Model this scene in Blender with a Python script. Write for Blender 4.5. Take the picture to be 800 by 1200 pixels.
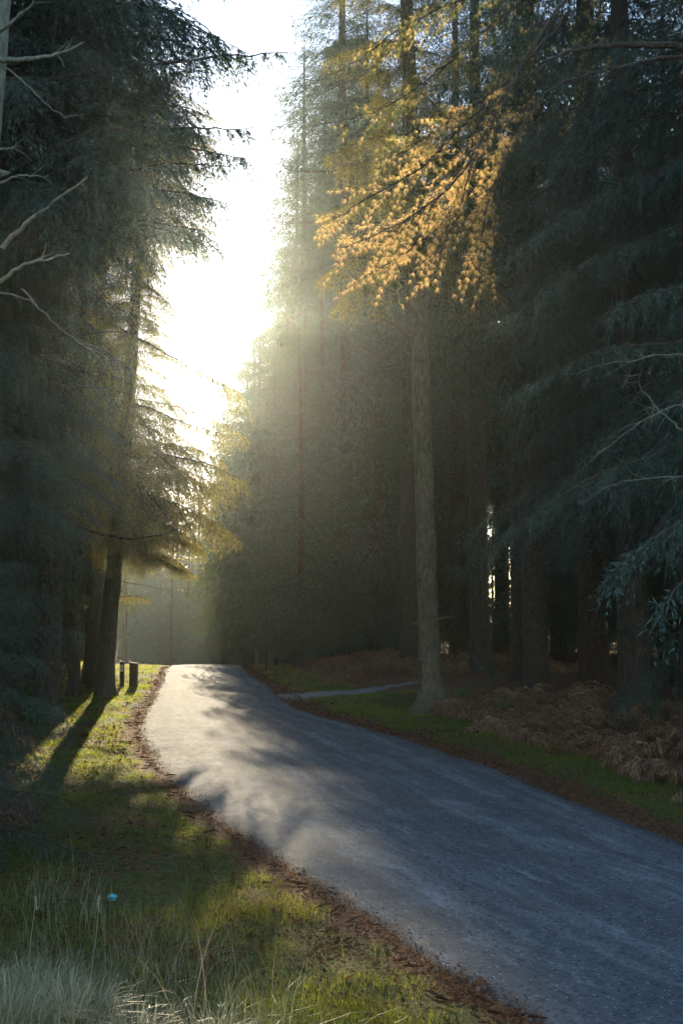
import bpy, math, random
import numpy as np
from mathutils import Vector, Matrix
R = math.radians
sc = bpy.context.scene
for o in list(bpy.data.objects): bpy.data.objects.remove(o)
# ------------------------------------------------------------ camera, sky, sun, exposure
F, EYE = 1300.0, 2.6                      # focal length in photo pixels, eye height above the road
PITCH = math.atan(105/F)
cam_d = bpy.data.cameras.new('camera'); cam = bpy.data.objects.new('camera', cam_d); sc.collection.objects.link(cam)
cam.location = (0, 0, EYE); cam.rotation_euler = (math.pi/2 + PITCH, 0, 0)
cam_d.sensor_fit = 'VERTICAL'; cam_d.sensor_height = 36; cam_d.lens = 36*F/1200
cam_d.clip_start = 0.05; cam_d.clip_end = 4000
sc.camera = cam
SUN_AZ, SUN_EL = R(-8.1), R(14.0)         # azimuth measured from +Y towards +X
world = bpy.data.worlds.new('World'); sc.world = world; world.use_nodes = True
wn = world.node_tree.nodes; wl = world.node_tree.links
bg = wn['Background']; sky = wn.new('ShaderNodeTexSky'); sky.sky_type = 'NISHITA'; sky.sun_disc = False
sky.sun_elevation = SUN_EL; sky.sun_rotation = SUN_AZ; sky.air_density = 1.0; sky.dust_density = 0.25; sky.ozone_density = 1.6
wl.new(sky.outputs[0], bg.inputs[0]); bg.inputs[1].default_value = 0.15
sd = bpy.data.lights.new('sun', 'SUN'); sd.energy = 5.0; sd.angle = R(0.5); sd.color = (1.0, 0.83, 0.58)
sun = bpy.data.objects.new('sun', sd); sc.collection.objects.link(sun)
to_sun = Vector((math.sin(SUN_AZ)*math.cos(SUN_EL), math.cos(SUN_AZ)*math.cos(SUN_EL), math.sin(SUN_EL)))
sun.rotation_euler = to_sun.to_track_quat('Z', 'Y').to_euler(); sun.location = (0, 0, 60)
sc.view_settings.view_transform = 'Standard'; sc.view_settings.look = 'None'
sc.view_settings.exposure = 1.65; sc.view_settings.gamma = 1
sc.view_settings.use_curve_mapping = False
sc.render.engine = 'CYCLES'
cy = sc.cycles
cy.max_bounces = 6; cy.diffuse_bounces = 3; cy.glossy_bounces = 2; cy.transmission_bounces = 4; cy.volume_bounces = 0
cy.use_denoising = True; cy.sample_clamp_indirect = 4.0; cy.use_adaptive_sampling = False
HAZE = 0.00020

rng = np.random.default_rng(7); random.seed(7)
# ------------------------------------------------------------ helpers
def ray(px, py):
    u, v = (px-400)/F, (600-py)/F; c, s = math.cos(PITCH), math.sin(PITCH)
    return np.array((u, c - v*s, s + v*c))
def at(px, py, Y):
    d = ray(px, py); t = Y/d[1]
    return np.array((d[0]*t, Y, EYE + d[2]*t))
col = sc.collection
def tag(o, label=None, cat=None, group=None, kind=None):
    if label: o['label'] = label
    if cat: o['category'] = cat
    if group: o['group'] = group
    if kind: o['kind'] = kind
    return o
def empty(name, loc, rz=0.0, sc_=1.0):
    o = bpy.data.objects.new(name, None); col.objects.link(o); o.empty_display_size = .3
    o.location = loc; o.rotation_euler = (0, 0, rz); o.scale = (sc_,)*3; return o
def link(name, me, parent=None):
    o = bpy.data.objects.new(name, me); col.objects.link(o)
    if parent: o.parent = parent
    return o
def copy_tree(o, parent=None):
    c = o.copy(); col.objects.link(c); c.parent = parent
    for ch in o.children: copy_tree(ch, c)
    return c
def mesh_np(name, V, Fc, mat, tint=None, smooth=False, uv=None):
    V = np.asarray(V, np.float32); Fc = np.asarray(Fc, np.int32); n, k = Fc.shape
    me = bpy.data.meshes.new(name)
    me.vertices.add(len(V)); me.vertices.foreach_set('co', V.ravel())
    me.loops.add(n*k); me.loops.foreach_set('vertex_index', Fc.ravel())
    me.polygons.add(n); me.polygons.foreach_set('loop_start', np.arange(0, n*k, k, dtype=np.int32))
    me.polygons.foreach_set('use_smooth', np.full(n, smooth))
    me.update(calc_edges=True)
    if tint is not None:
        a = me.attributes.new('tint', 'FLOAT', 'POINT'); a.data.foreach_set('value', np.asarray(tint, np.float32))
    if uv is not None:
        l = me.uv_layers.new(name='UVMap'); l.data.foreach_set('uv', np.asarray(uv, np.float32)[Fc.ravel()].ravel())
    if mat: me.materials.append(mat)
    return me
class Soup:                                    # triangle soup with a tint per vertex
    def __init__(s): s.V = []; s.F = []; s.T = []; s.n = 0
    def add(s, V, Fc, T=0.5):
        V = np.asarray(V, float).reshape(-1, 3); Fc = np.asarray(Fc, int).reshape(-1, 3)
        s.V.append(V); s.F.append(Fc + s.n); s.T.append(np.broadcast_to(np.asarray(T, float), (len(V),)).copy()); s.n += len(V)
    def tris(s, A, B, C, T):                   # many loose triangles
        n = len(A)
        if n == 0: return
        V = np.stack([A, B, C], 1).reshape(-1, 3)
        s.add(V, np.arange(3*n).reshape(-1, 3), np.repeat(np.broadcast_to(T, (n,)), 3))
    def quads(s, A, B, C, D, T):
        n = len(A)
        if n == 0: return
        V = np.stack([A, B, C, D], 1).reshape(-1, 3); b = np.arange(n)[:, None]*4
        s.add(V, np.concatenate([b + [0, 1, 2], b + [0, 2, 3]], 1).reshape(-1, 3), np.repeat(np.broadcast_to(T, (n,)), 4))
    def tube(s, P, Rr, k=5, T=0.5, cap=True):
        P = np.asarray(P, float); Rr = np.broadcast_to(np.asarray(Rr, float), (len(P),)); m = len(P)
        d = np.gradient(P, axis=0); d /= np.linalg.norm(d, axis=1)[:, None] + 1e-9
        ref = np.array((0, 0, 1.)) if abs(d[0][2]) < 0.8 else np.array((1., 0, 0))
        a = np.cross(d, ref); a /= np.linalg.norm(a, axis=1)[:, None] + 1e-9; b = np.cross(d, a)
        th = np.arange(k)/k*2*math.pi
        V = P[:, None] + Rr[:, None, None]*(a[:, None]*np.cos(th)[None, :, None] + b[:, None]*np.sin(th)[None, :, None])
        i = np.arange(m-1)[:, None]*k; j = np.arange(k)[None]; j2 = (j+1) % k
        f = np.concatenate([np.stack([i+j, i+j2, i+k+j2], -1).reshape(-1, 3), np.stack([i+j, i+k+j2, i+k+j], -1).reshape(-1, 3)])
        s.add(V.reshape(-1, 3), f, T)
    def get(s): return np.concatenate(s.V), np.concatenate(s.F), np.concatenate(s.T)
    def mesh(s, name, mat, smooth=False):
        V, Fc, T = s.get(); return mesh_np(name, V, Fc, mat, T, smooth)
def unit(v): return v/(np.linalg.norm(v, axis=-1, keepdims=True) + 1e-9)
def sstep(x, a, b):
    t = np.clip((np.asarray(x, float)-a)/(b-a), 0, 1); return t*t*(3-2*t)
def vnoise(x, y, seed=0):                      # smooth 2-D value noise, -1..1
    x = np.asarray(x, float); y = np.asarray(y, float)
    def h(i, j):
        n = (i.astype(np.int64)*374761393 + j.astype(np.int64)*668265263 + seed*974634777) & 0x7fffffff
        n = ((n ^ (n >> 13))*1274126177) & 0x7fffffff
        return ((n ^ (n >> 16)) & 0xffff)/32767.5 - 1
    i, j = np.floor(x), np.floor(y); u, v = x-i, y-j; u, v = u*u*(3-2*u), v*v*(3-2*v)
    return (h(i, j)*(1-u)+h(i+1, j)*u)*(1-v) + (h(i, j+1)*(1-u)+h(i+1, j+1)*u)*v
def fbm(x, y, seed=0, o=4):
    r = 0; a = .5
    for k in range(o): r = r + a*vnoise(x*2**k, y*2**k, seed+k); a *= .5
    return r

# ------------------------------------------------------------ materials
def newmat(name):
    m = bpy.data.materials.new(name); m.use_nodes = True; nt = m.node_tree
    return m, nt.nodes, nt.links, nt.nodes['Principled BSDF']
def ramp(N, L, src, stops):
    r = N.new('ShaderNodeValToRGB'); L.new(src, r.inputs[0])
    while len(r.color_ramp.elements) < len(stops): r.color_ramp.elements.new(0.5)
    for e, (p, c) in zip(r.color_ramp.elements, stops): e.position = p; e.color = (*c, 1)
    return r.outputs[0]
def noise(N, L, scale, det=4, vec=None, rough=.6):
    n = N.new('ShaderNodeTexNoise'); n.inputs['Scale'].default_value = scale; n.inputs['Detail'].default_value = det
    n.inputs['Roughness'].default_value = rough
    if vec is not None: L.new(vec, n.inputs['Vector'])
    return n.outputs[0]
def mixc(N, L, f, a, b, mode='MIX'):
    m = N.new('ShaderNodeMix'); m.data_type = 'RGBA'; m.blend_type = mode
    for s, v in ((0, f), (6, a), (7, b)):
        if hasattr(v, 'links'): L.new(v, m.inputs[s])
        elif s == 0: m.inputs[0].default_value = v
        else: m.inputs[s].default_value = (*v, 1)
    return m.outputs[2]
def math_(N, L, op, a, b=0.0, clamp=False):
    m = N.new('ShaderNodeMath'); m.operation = op; m.use_clamp = clamp
    for s, v in ((0, a), (1, b)):
        if hasattr(v, 'links'): L.new(v, m.inputs[s])
        else: m.inputs[s].default_value = v
    return m.outputs[0]
def bump(N, L, h, bsdf, strength=.5, dist=.02):
    b = N.new('ShaderNodeBump'); b.inputs['Strength'].default_value = strength; b.inputs['Distance'].default_value = dist
    L.new(h, b.inputs['Height']); L.new(b.outputs[0], bsdf.inputs['Normal'])
def geo_pos(N):  return N.new('ShaderNodeNewGeometry').outputs['Position']
def obj_pos(N):  return N.new('ShaderNodeTexCoord').outputs['Object']
def leafmat(name, stops, trans, tw=.45, rough=.55, spec=.35):
    m, N, L, P = newmat(name)
    a = N.new('ShaderNodeAttribute'); a.attribute_name = 'tint'
    L.new(ramp(N, L, a.outputs['Fac'], stops), P.inputs['Base Color'])
    P.inputs['Roughness'].default_value = rough; P.inputs['Specular IOR Level'].default_value = spec
    t = N.new('ShaderNodeBsdfTranslucent'); L.new(ramp(N, L, a.outputs['Fac'], trans), t.inputs[0])
    mx = N.new('ShaderNodeMixShader'); mx.inputs[0].default_value = tw
    L.new(P.outputs[0], mx.inputs[1]); L.new(t.outputs[0], mx.inputs[2]); L.new(mx.outputs[0], N['Material Output'].inputs[0])
    return m
M = {}
M['spruce'] = leafmat('spruce_needles', [(0, (.018, .040, .036)), (.5, (.035, .072, .058)), (.85, (.055, .085, .045)), (1, (.10, .065, .03))],
                      [(0, (.07, .11, .03)), (.6, (.15, .20, .05)), (1, (.24, .20, .06))], .24)
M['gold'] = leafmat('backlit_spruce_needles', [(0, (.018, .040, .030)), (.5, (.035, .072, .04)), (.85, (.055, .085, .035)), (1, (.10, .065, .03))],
                      [(0, (.10, .13, .02)), (.5, (.42, .36, .05)), (1, (.75, .48, .12))], .42)  # lit copy of the spruce needles, golden backlight put into the translucent colour
M['teal'] = leafmat('blue_green_needles', [(0, (.011, .033, .028)), (.5, (.024, .074, .062)), (1, (.048, .118, .096))],
                    [(0, (.06, .09, .03)), (1, (.14, .18, .06))], .2, .35, .6)
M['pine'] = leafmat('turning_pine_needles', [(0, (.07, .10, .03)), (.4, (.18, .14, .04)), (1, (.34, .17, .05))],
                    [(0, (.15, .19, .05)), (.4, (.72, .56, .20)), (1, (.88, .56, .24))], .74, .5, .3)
M['grass'] = leafmat('verge_grass', [(0, (.055, .095, .024)), (.35, (.115, .135, .035)), (.6, (.20, .16, .06)), (1, (.32, .19, .10))],
                     [(0, (.20, .32, .02)), (.6, (.46, .44, .04)), (1, (.60, .40, .10))], .58, .7, .12)
M['drygrass'] = leafmat('dry_grass', [(0, (.13, .15, .06)), (.4, (.32, .28, .16)), (1, (.56, .47, .31))],
                        [(0, (.12, .18, .05)), (1, (.50, .42, .25))], .35, .5, .3)
M['litter'] = leafmat('leaf_litter', [(0, (.06, .03, .016)), (.5, (.17, .078, .036)), (.85, (.20, .10, .055)), (1, (.27, .19, .13))],
                      [(0, (.08, .03, .01)), (1, (.34, .16, .05))], .3, .8, .12)
M['bracken'] = leafmat('dead_bracken', [(0, (.10, .045, .025)), (.5, (.28, .14, .08)), (1, (.46, .29, .18))],
                       [(0, (.10, .05, .02)), (1, (.32, .20, .10))], .3, .8, .1)
M['fern'] = leafmat('green_fern', [(0, (.025, .07, .03)), (1, (.07, .14, .06))], [(0, (.08, .16, .03)), (1, (.16, .26, .06))], .35, .45, .4)
def barkmat(name, a, b, c, moss=.0, sx=1.0):
    m, N, L, P = newmat(name)
    p = obj_pos(N); mp = N.new('ShaderNodeMapping'); mp.inputs['Scale'].default_value = (9*sx, 9*sx, 2.2); L.new(p, mp.inputs[0])
    n1 = noise(N, L, 2.2, 6, mp.outputs[0], .7); n2 = noise(N, L, 1.3, 3, p); n3 = noise(N, L, 11, 3, p)
    base = ramp(N, L, n1, [(.3, a), (.55, b), (.75, c)])
    mossf = ramp(N, L, n2, [(.5-.3*moss, (0, 0, 0)), (.72, (moss,)*3)])
    base = mixc(N, L, mossf, base, (.055, .075, .025))
    lich = ramp(N, L, n3, [(.62, (0, 0, 0)), (.72, (.35, .35, .35))]); base = mixc(N, L, lich, base, (.24, .25, .20))
    L.new(base, P.inputs['Base Color']); P.inputs['Roughness'].default_value = .85
    vo = N.new('ShaderNodeTexVoronoi'); vo.inputs['Scale'].default_value = 3; L.new(mp.outputs[0], vo.inputs[0])
    h = math_(N, L, 'ADD', n1, math_(N, L, 'MULTIPLY', vo.outputs[0], .5))
    bump(N, L, h, P, 1.0, .05); return m
M['bark'] = barkmat('dark_bark', (.025, .018, .014), (.07, .052, .038), (.13, .10, .075), .3)
M['bark_pale'] = barkmat('grey_brown_bark', (.05, .036, .024), (.17, .125, .085), (.29, .22, .15), .55, .7)
M['bark_red'] = barkmat('reddish_bark', (.022, .014, .010), (.065, .036, .024), (.11, .065, .044), .2, 1.4)
M['lichen'] = barkmat('lichened_dead_wood', (.10, .10, .08), (.24, .25, .19), (.40, .41, .32), .35)
# asphalt: bleached tracks and scuffs run along the UV u axis (metres along), v across (0..1)
m, N, L, P = newmat('worn_asphalt'); M['asphalt'] = m
uvn = N.new('ShaderNodeUVMap').outputs[0]; gp = geo_pos(N)
sep = N.new('ShaderNodeSeparateXYZ'); L.new(uvn, sep.inputs[0]); U, Vv = sep.outputs[0], sep.outputs[1]
fine = noise(N, L, 120, 2, gp, .8); mid = noise(N, L, 9, 5, gp, .7); big = noise(N, L, .9, 4, gp)
mp = N.new('ShaderNodeMapping'); mp.inputs['Scale'].default_value = (.09, 9, 1); L.new(uvn, mp.inputs[0])
streak = noise(N, L, 1.6, 7, mp.outputs[0], .72)
mp2 = N.new('ShaderNodeMapping'); mp2.inputs['Scale'].default_value = (.9, 14, 1); L.new(uvn, mp2.inputs[0])
scuff = noise(N, L, 1.2, 6, mp2.outputs[0], .75)
base = ramp(N, L, mid, [(.3, (.085, .092, .098)), (.7, (.13, .138, .146))])
base = mixc(N, L, ramp(N, L, streak, [(.48, (0, 0, 0)), (.62, (.8, .8, .8))]), base, (.20, .21, .22))
base = mixc(N, L, ramp(N, L, scuff, [(.56, (0, 0, 0)), (.68, (.6, .6, .6))]), base, (.25, .265, .28))
wob = math_(N, L, 'ADD', Vv, math_(N, L, 'MULTIPLY', math_(N, L, 'SUBTRACT', noise(N, L, .5, 4, gp), .5), .07))
for c0, w, a0 in ((.44, .012, .55), (.20, .05, .6), (.34, .035, .35), (.66, .05, .6), (.80, .03, .35)):
    dd = math_(N, L, 'ABSOLUTE', math_(N, L, 'SUBTRACT', wob, c0)); f_ = math_(N, L, 'SUBTRACT', 1.0, math_(N, L, 'DIVIDE', dd, w), True)
    f_ = math_(N, L, 'MULTIPLY', math_(N, L, 'MULTIPLY', f_, a0), ramp(N, L, scuff, [(.44, (0, 0, 0)), (.60, (1, 1, 1))]), True)
    base = mixc(N, L, f_, base, (.27, .285, .30))
base = mixc(N, L, ramp(N, L, big, [(.42, (0, 0, 0)), (.62, (.35, .35, .35))]), base, (.055, .06, .068))
sp = N.new('ShaderNodeTexVoronoi'); sp.inputs['Scale'].default_value = 38; L.new(gp, sp.inputs[0])
sc1 = N.new('ShaderNodeSeparateColor'); L.new(sp.outputs['Color'], sc1.inputs[0])
spk = math_(N, L, 'MULTIPLY', math_(N, L, 'GREATER_THAN', sc1.outputs[0], .86), math_(N, L, 'LESS_THAN', sp.outputs['Distance'], .32))
base = mixc(N, L, math_(N, L, 'MULTIPLY', spk, .75), base, (.36, .36, .34))
spk2 = math_(N, L, 'LESS_THAN', sc1.outputs[1], .16); base = mixc(N, L, math_(N, L, 'MULTIPLY', spk2, .5), base, (.035, .037, .04))
# needles and dirt gathered along both edges
edge = math_(N, L, 'MULTIPLY', math_(N, L, 'MULTIPLY', Vv, math_(N, L, 'SUBTRACT', 1.0, Vv)), 4.0)
ef = math_(N, L, 'ADD', edge, math_(N, L, 'MULTIPLY', math_(N, L, 'SUBTRACT', noise(N, L, 3.2, 6, gp, .75), .5), .55))
base = mixc(N, L, ramp(N, L, ef, [(.02, (.9, .9, .9)), (.20, (0, 0, 0))]), base, (.085, .05, .033))
L.new(base, P.inputs['Base Color'])
L.new(ramp(N, L, mid, [(.3, (.82,)*3), (.7, (.96,)*3)]), P.inputs['Roughness']); P.inputs['Specular IOR Level'].default_value = .06
bump(N, L, math_(N, L, 'ADD', fine, math_(N, L, 'MULTIPLY', mid, .6)), P, .55, .012)
# gravel
m, N, L, P = newmat('gravel'); M['gravel'] = m; gp = geo_pos(N)
vo = N.new('ShaderNodeTexVoronoi'); vo.inputs['Scale'].default_value = 22; L.new(gp, vo.inputs[0])
L.new(mixc(N, L, noise(N, L, 2.5, 4, gp), ramp(N, L, vo.outputs['Color'], [(0, (.10, .10, .11)), (1, (.34, .34, .35))]), (.15, .14, .13)), P.inputs['Base Color'])
P.inputs['Roughness'].default_value = .8; bump(N, L, vo.outputs[0], P, .8, .03)
# forest ground: needle litter, moss and grass soil
m, N, L, P = newmat('forest_ground'); M['ground'] = m; gp = geo_pos(N)
at_ = N.new('ShaderNodeAttribute'); at_.attribute_name = 'tint'
n1 = noise(N, L, 14, 6, gp, .75); n2 = noise(N, L, .8, 5, gp, .65)
brown = ramp(N, L, n1, [(.3, (.05, .026, .015)), (.5, (.15, .078, .042)), (.7, (.26, .15, .085))])
green = ramp(N, L, n1, [(.3, (.04, .045, .015)), (.5, (.095, .10, .03)), (.72, (.19, .14, .06))])
gf = math_(N, L, 'ADD', at_.outputs['Fac'], math_(N, L, 'MULTIPLY', math_(N, L, 'SUBTRACT', n2, .5), 1.5), True)
L.new(mixc(N, L, ramp(N, L, gf, [(.35, (0, 0, 0)), (.65, (1, 1, 1))]), brown, green), P.inputs['Base Color'])
P.inputs['Roughness'].default_value = .95; P.inputs['Specular IOR Level'].default_value = .08; bump(N, L, n1, P, .9, .05)

# ------------------------------------------------------------ road edges (x as a function of y) and terrain
YL = [3, 5, 7.08, 8.51, 9.16, 10.31, 11.74, 13.82, 16.41, 19.11, 22.16, 25.41, 29.79, 36.02, 42.74, 47.46, 60, 80, 100, 150, 240]
XLv = [3.2, 2.1, 1.05, .51, .21, -.31, -.88, -1.67, -2.55, -3.33, -4.09, -4.64, -5.10, -5.90, -6.85, -7.35, -9.2, -12.4, -20.0, -50, -120]
YR = [3, 5, 7, 9.5, 12.36, 14.39, 17.22, 19.65, 21.88, 24.51, 26.38, 30, 33.89, 38.87, 43.83, 47.46, 60, 80, 100, 150, 240]
XRv = [8.6, 7.0, 5.75, 4.72, 3.73, 3.26, 2.61, 1.94, 1.16, 0.10, -.75, -1.5, -1.95, -2.96, -3.61, -4.06, -5.6, -8.4, -15.4, -44, -112]
def smooth_interp(y, Y, X):
    y = np.asarray(y, float); return sum(np.interp(y+d, Y, X) for d in (-1.0, -.5, 0, .5, 1.0))/5
def xl(y): return smooth_interp(y, YL, XLv)
def xr(y): return smooth_interp(y, YR, XRv)
def drop(x, y):
    t = np.maximum(0, y-42.); a = np.where(t < 15, .004*t*t, .9 + .12*(t-15)); a = np.minimum(a, 4.2 + .01*t)
    return a*(1 - .75*sstep(x, -1, 9))
def base_z(x, y): return -drop(x, y)
def terrain(x, y):
    x = np.asarray(x, float); y = np.asarray(y, float)
    z = base_z(x, y); dl = xl(y)-x; dr = x-xr(y)                     # distance outside the edges
    inside = np.minimum(-dl, -dr)
    off = np.maximum(dl, dr)
    z = z - .06*sstep(inside, .0, .35) + .012*fbm(x*6, y*6, 4)*(np.abs(inside) < .5)
    z = z + sstep(off, .05, 1.2)*(.05 + .09*fbm(x*.7, y*.7, 3)) + .025*fbm(x*3, y*3, 9)*sstep(off, 0, .3)
    z = z + .75*sstep(dl, .6, 3.2)*sstep(y, 8.5, 3.5)                 # bank the photographer stands on
    z = z + .22*sstep(dl, 2.2, 4.5)*sstep(y, 6, 12)
    z = z + .35*sstep(dl, 4.5, 9)                                     # land rises into the wood
    z = z + .30*sstep(dr, 1.8, 5)
    # grassy island between the road and the side track
    z = z + .16*np.exp(-((x-1.1)/1.5)**2 - ((y-28.2)/1.2)**2)*sstep(dr, .1, .8)
    return z
def tz(x, y): return float(terrain(np.array([x]), np.array([y]))[0])
PATH = [(-2.2, 30.6, 3.2), (-.9, 31.0, 2.2), (.5, 31.6, 1.5), (1.7, 32.1, 1.0), (2.3, 32.3, .5)]
def path_dist(x, y):
    d = np.full(np.shape(x), 1e9)
    for (a, b, w), (c, e, w2) in zip(PATH, PATH[1:]):
        vx, vy = c-a, e-b; t = np.clip(((x-a)*vx + (y-b)*vy)/(vx*vx+vy*vy), 0, 1)
        d = np.minimum(d, np.hypot(x-a-t*vx, y-b-t*vy) - (w+(w2-w)*t)/2)
    return d
def grassiness(x, y):
    dl = xl(y)-x; dr = x-xr(y)
    g = .8*sstep(dl + .25*fbm(x*2.2, y*2.2, 31), .0, .38)*(1-sstep(dl, 3.2, 5.0)) + .8*sstep(dr + .3*fbm(x*2, y*2, 32), .1, .6)*(1-sstep(dr, 1.8, 3.2))
    g = g + .5*np.exp(-((x-2.5)/3)**2-((y-29)/2.5)**2) + .9*(np.exp(-((x+2.3)/1.2)**2-((y-38.5)/4.5)**2))*(dr > .15)
    g = g - .18*sstep(dl, .2, .8)*sstep(3.0-dl, 0, 1.2)*sstep(y, 7.5, 9)*sstep(17-y, 0, 3)     # needle-strewn strip by the road
    return np.clip(g, 0, 1)*sstep(90-y, 0, 20)
def grid(xs, ys, fz, name, mat, tintf=None):
    X, Y = np.meshgrid(xs, ys); X = X.ravel(); Y = Y.ravel(); Z = fz(X, Y); nx, ny = len(xs), len(ys)
    i = np.arange(ny-1)[:, None]*nx + np.arange(nx-1)[None]; i = i.ravel()
    return mesh_np(name, np.stack([X, Y, Z], 1), np.stack([i, i+1, i+nx+1, i+nx], 1), mat, tintf(X, Y) if tintf else None, True)
xs = np.concatenate([-np.geomspace(900, 14, 26), np.linspace(-13.8, 14, 230), np.geomspace(14.3, 900, 26)])
ys = np.concatenate([np.linspace(-400, -8, 14), np.linspace(-6, 2, 12), np.linspace(2.15, 52, 330), np.geomspace(52.6, 1500, 60)])
go = link('ground', grid(xs, ys, terrain, 'ground', M['ground'], grassiness)); tag(go, kind='structure')
# road surface
yy = np.concatenate([np.linspace(3, 50, 520), np.geomspace(50.4, 240, 60)]); K = 15
A = xl(yy) + .16*fbm(yy*1.1, yy*0, 21, 5) + .05*vnoise(yy*7, yy*0, 5); B = xr(yy) + .16*fbm(yy*1.1, yy*0, 33, 5) + .05*vnoise(yy*7, yy*0, 6)
t = np.linspace(0, 1, K); X = A[:, None] + (B-A)[:, None]*t; Y = np.repeat(yy[:, None], K, 1)
crown_ = (1-(2*t-1)**2)
Z = base_z(np.repeat(((A+B)/2)[:, None], K, 1), Y) - .022 + .085*crown_[None]**.7
alng = np.concatenate([[0], np.cumsum(np.hypot(np.diff((A+B)/2), np.diff(yy)))])
Uv = np.stack([np.repeat(alng[:, None], K, 1), np.repeat(t[None], len(yy), 0)], -1).reshape(-1, 2)
i = (np.arange(len(yy)-1)[:, None]*K + np.arange(K-1)[None]).ravel()
tag(link('road', mesh_np('road', np.stack([X, Y, Z], -1).reshape(-1, 3), np.stack([i, i+1, i+K+1, i+K], 1), M['asphalt'], None, True, Uv)), kind='structure')
# side track
P0 = np.array(PATH); tt = np.linspace(0, len(PATH)-1, 90); ci = np.stack([np.interp(tt, range(len(PATH)), P0[:, k]) for k in range(3)], 1)
for _ in range(6): ci[1:-1] = (ci[:-2]+ci[1:-1]*2+ci[2:])/4
dv = np.gradient(ci[:, :2], axis=0); dv = unit(dv); nv = np.stack([-dv[:, 1], dv[:, 0]], 1)
s9 = np.linspace(-.5, .5, 7); pw = ci[:, 2][:, None] + .15*vnoise(tt*4, tt*0, 3)[:, None]
PX = ci[:, 0][:, None] + nv[:, 0][:, None]*s9*pw; PY = ci[:, 1][:, None] + nv[:, 1][:, None]*s9*pw
PZ = terrain(PX, PY) + .035 - .03*np.abs(s9)*2; i = (np.arange(89)[:, None]*7 + np.arange(6)[None]).ravel()
tag(link('path', mesh_np('path', np.stack([PX, PY, PZ], -1).reshape(-1, 3), np.stack([i, i+7, i+8, i+1], 1), M['gravel'], None, True)), kind='structure')

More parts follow.
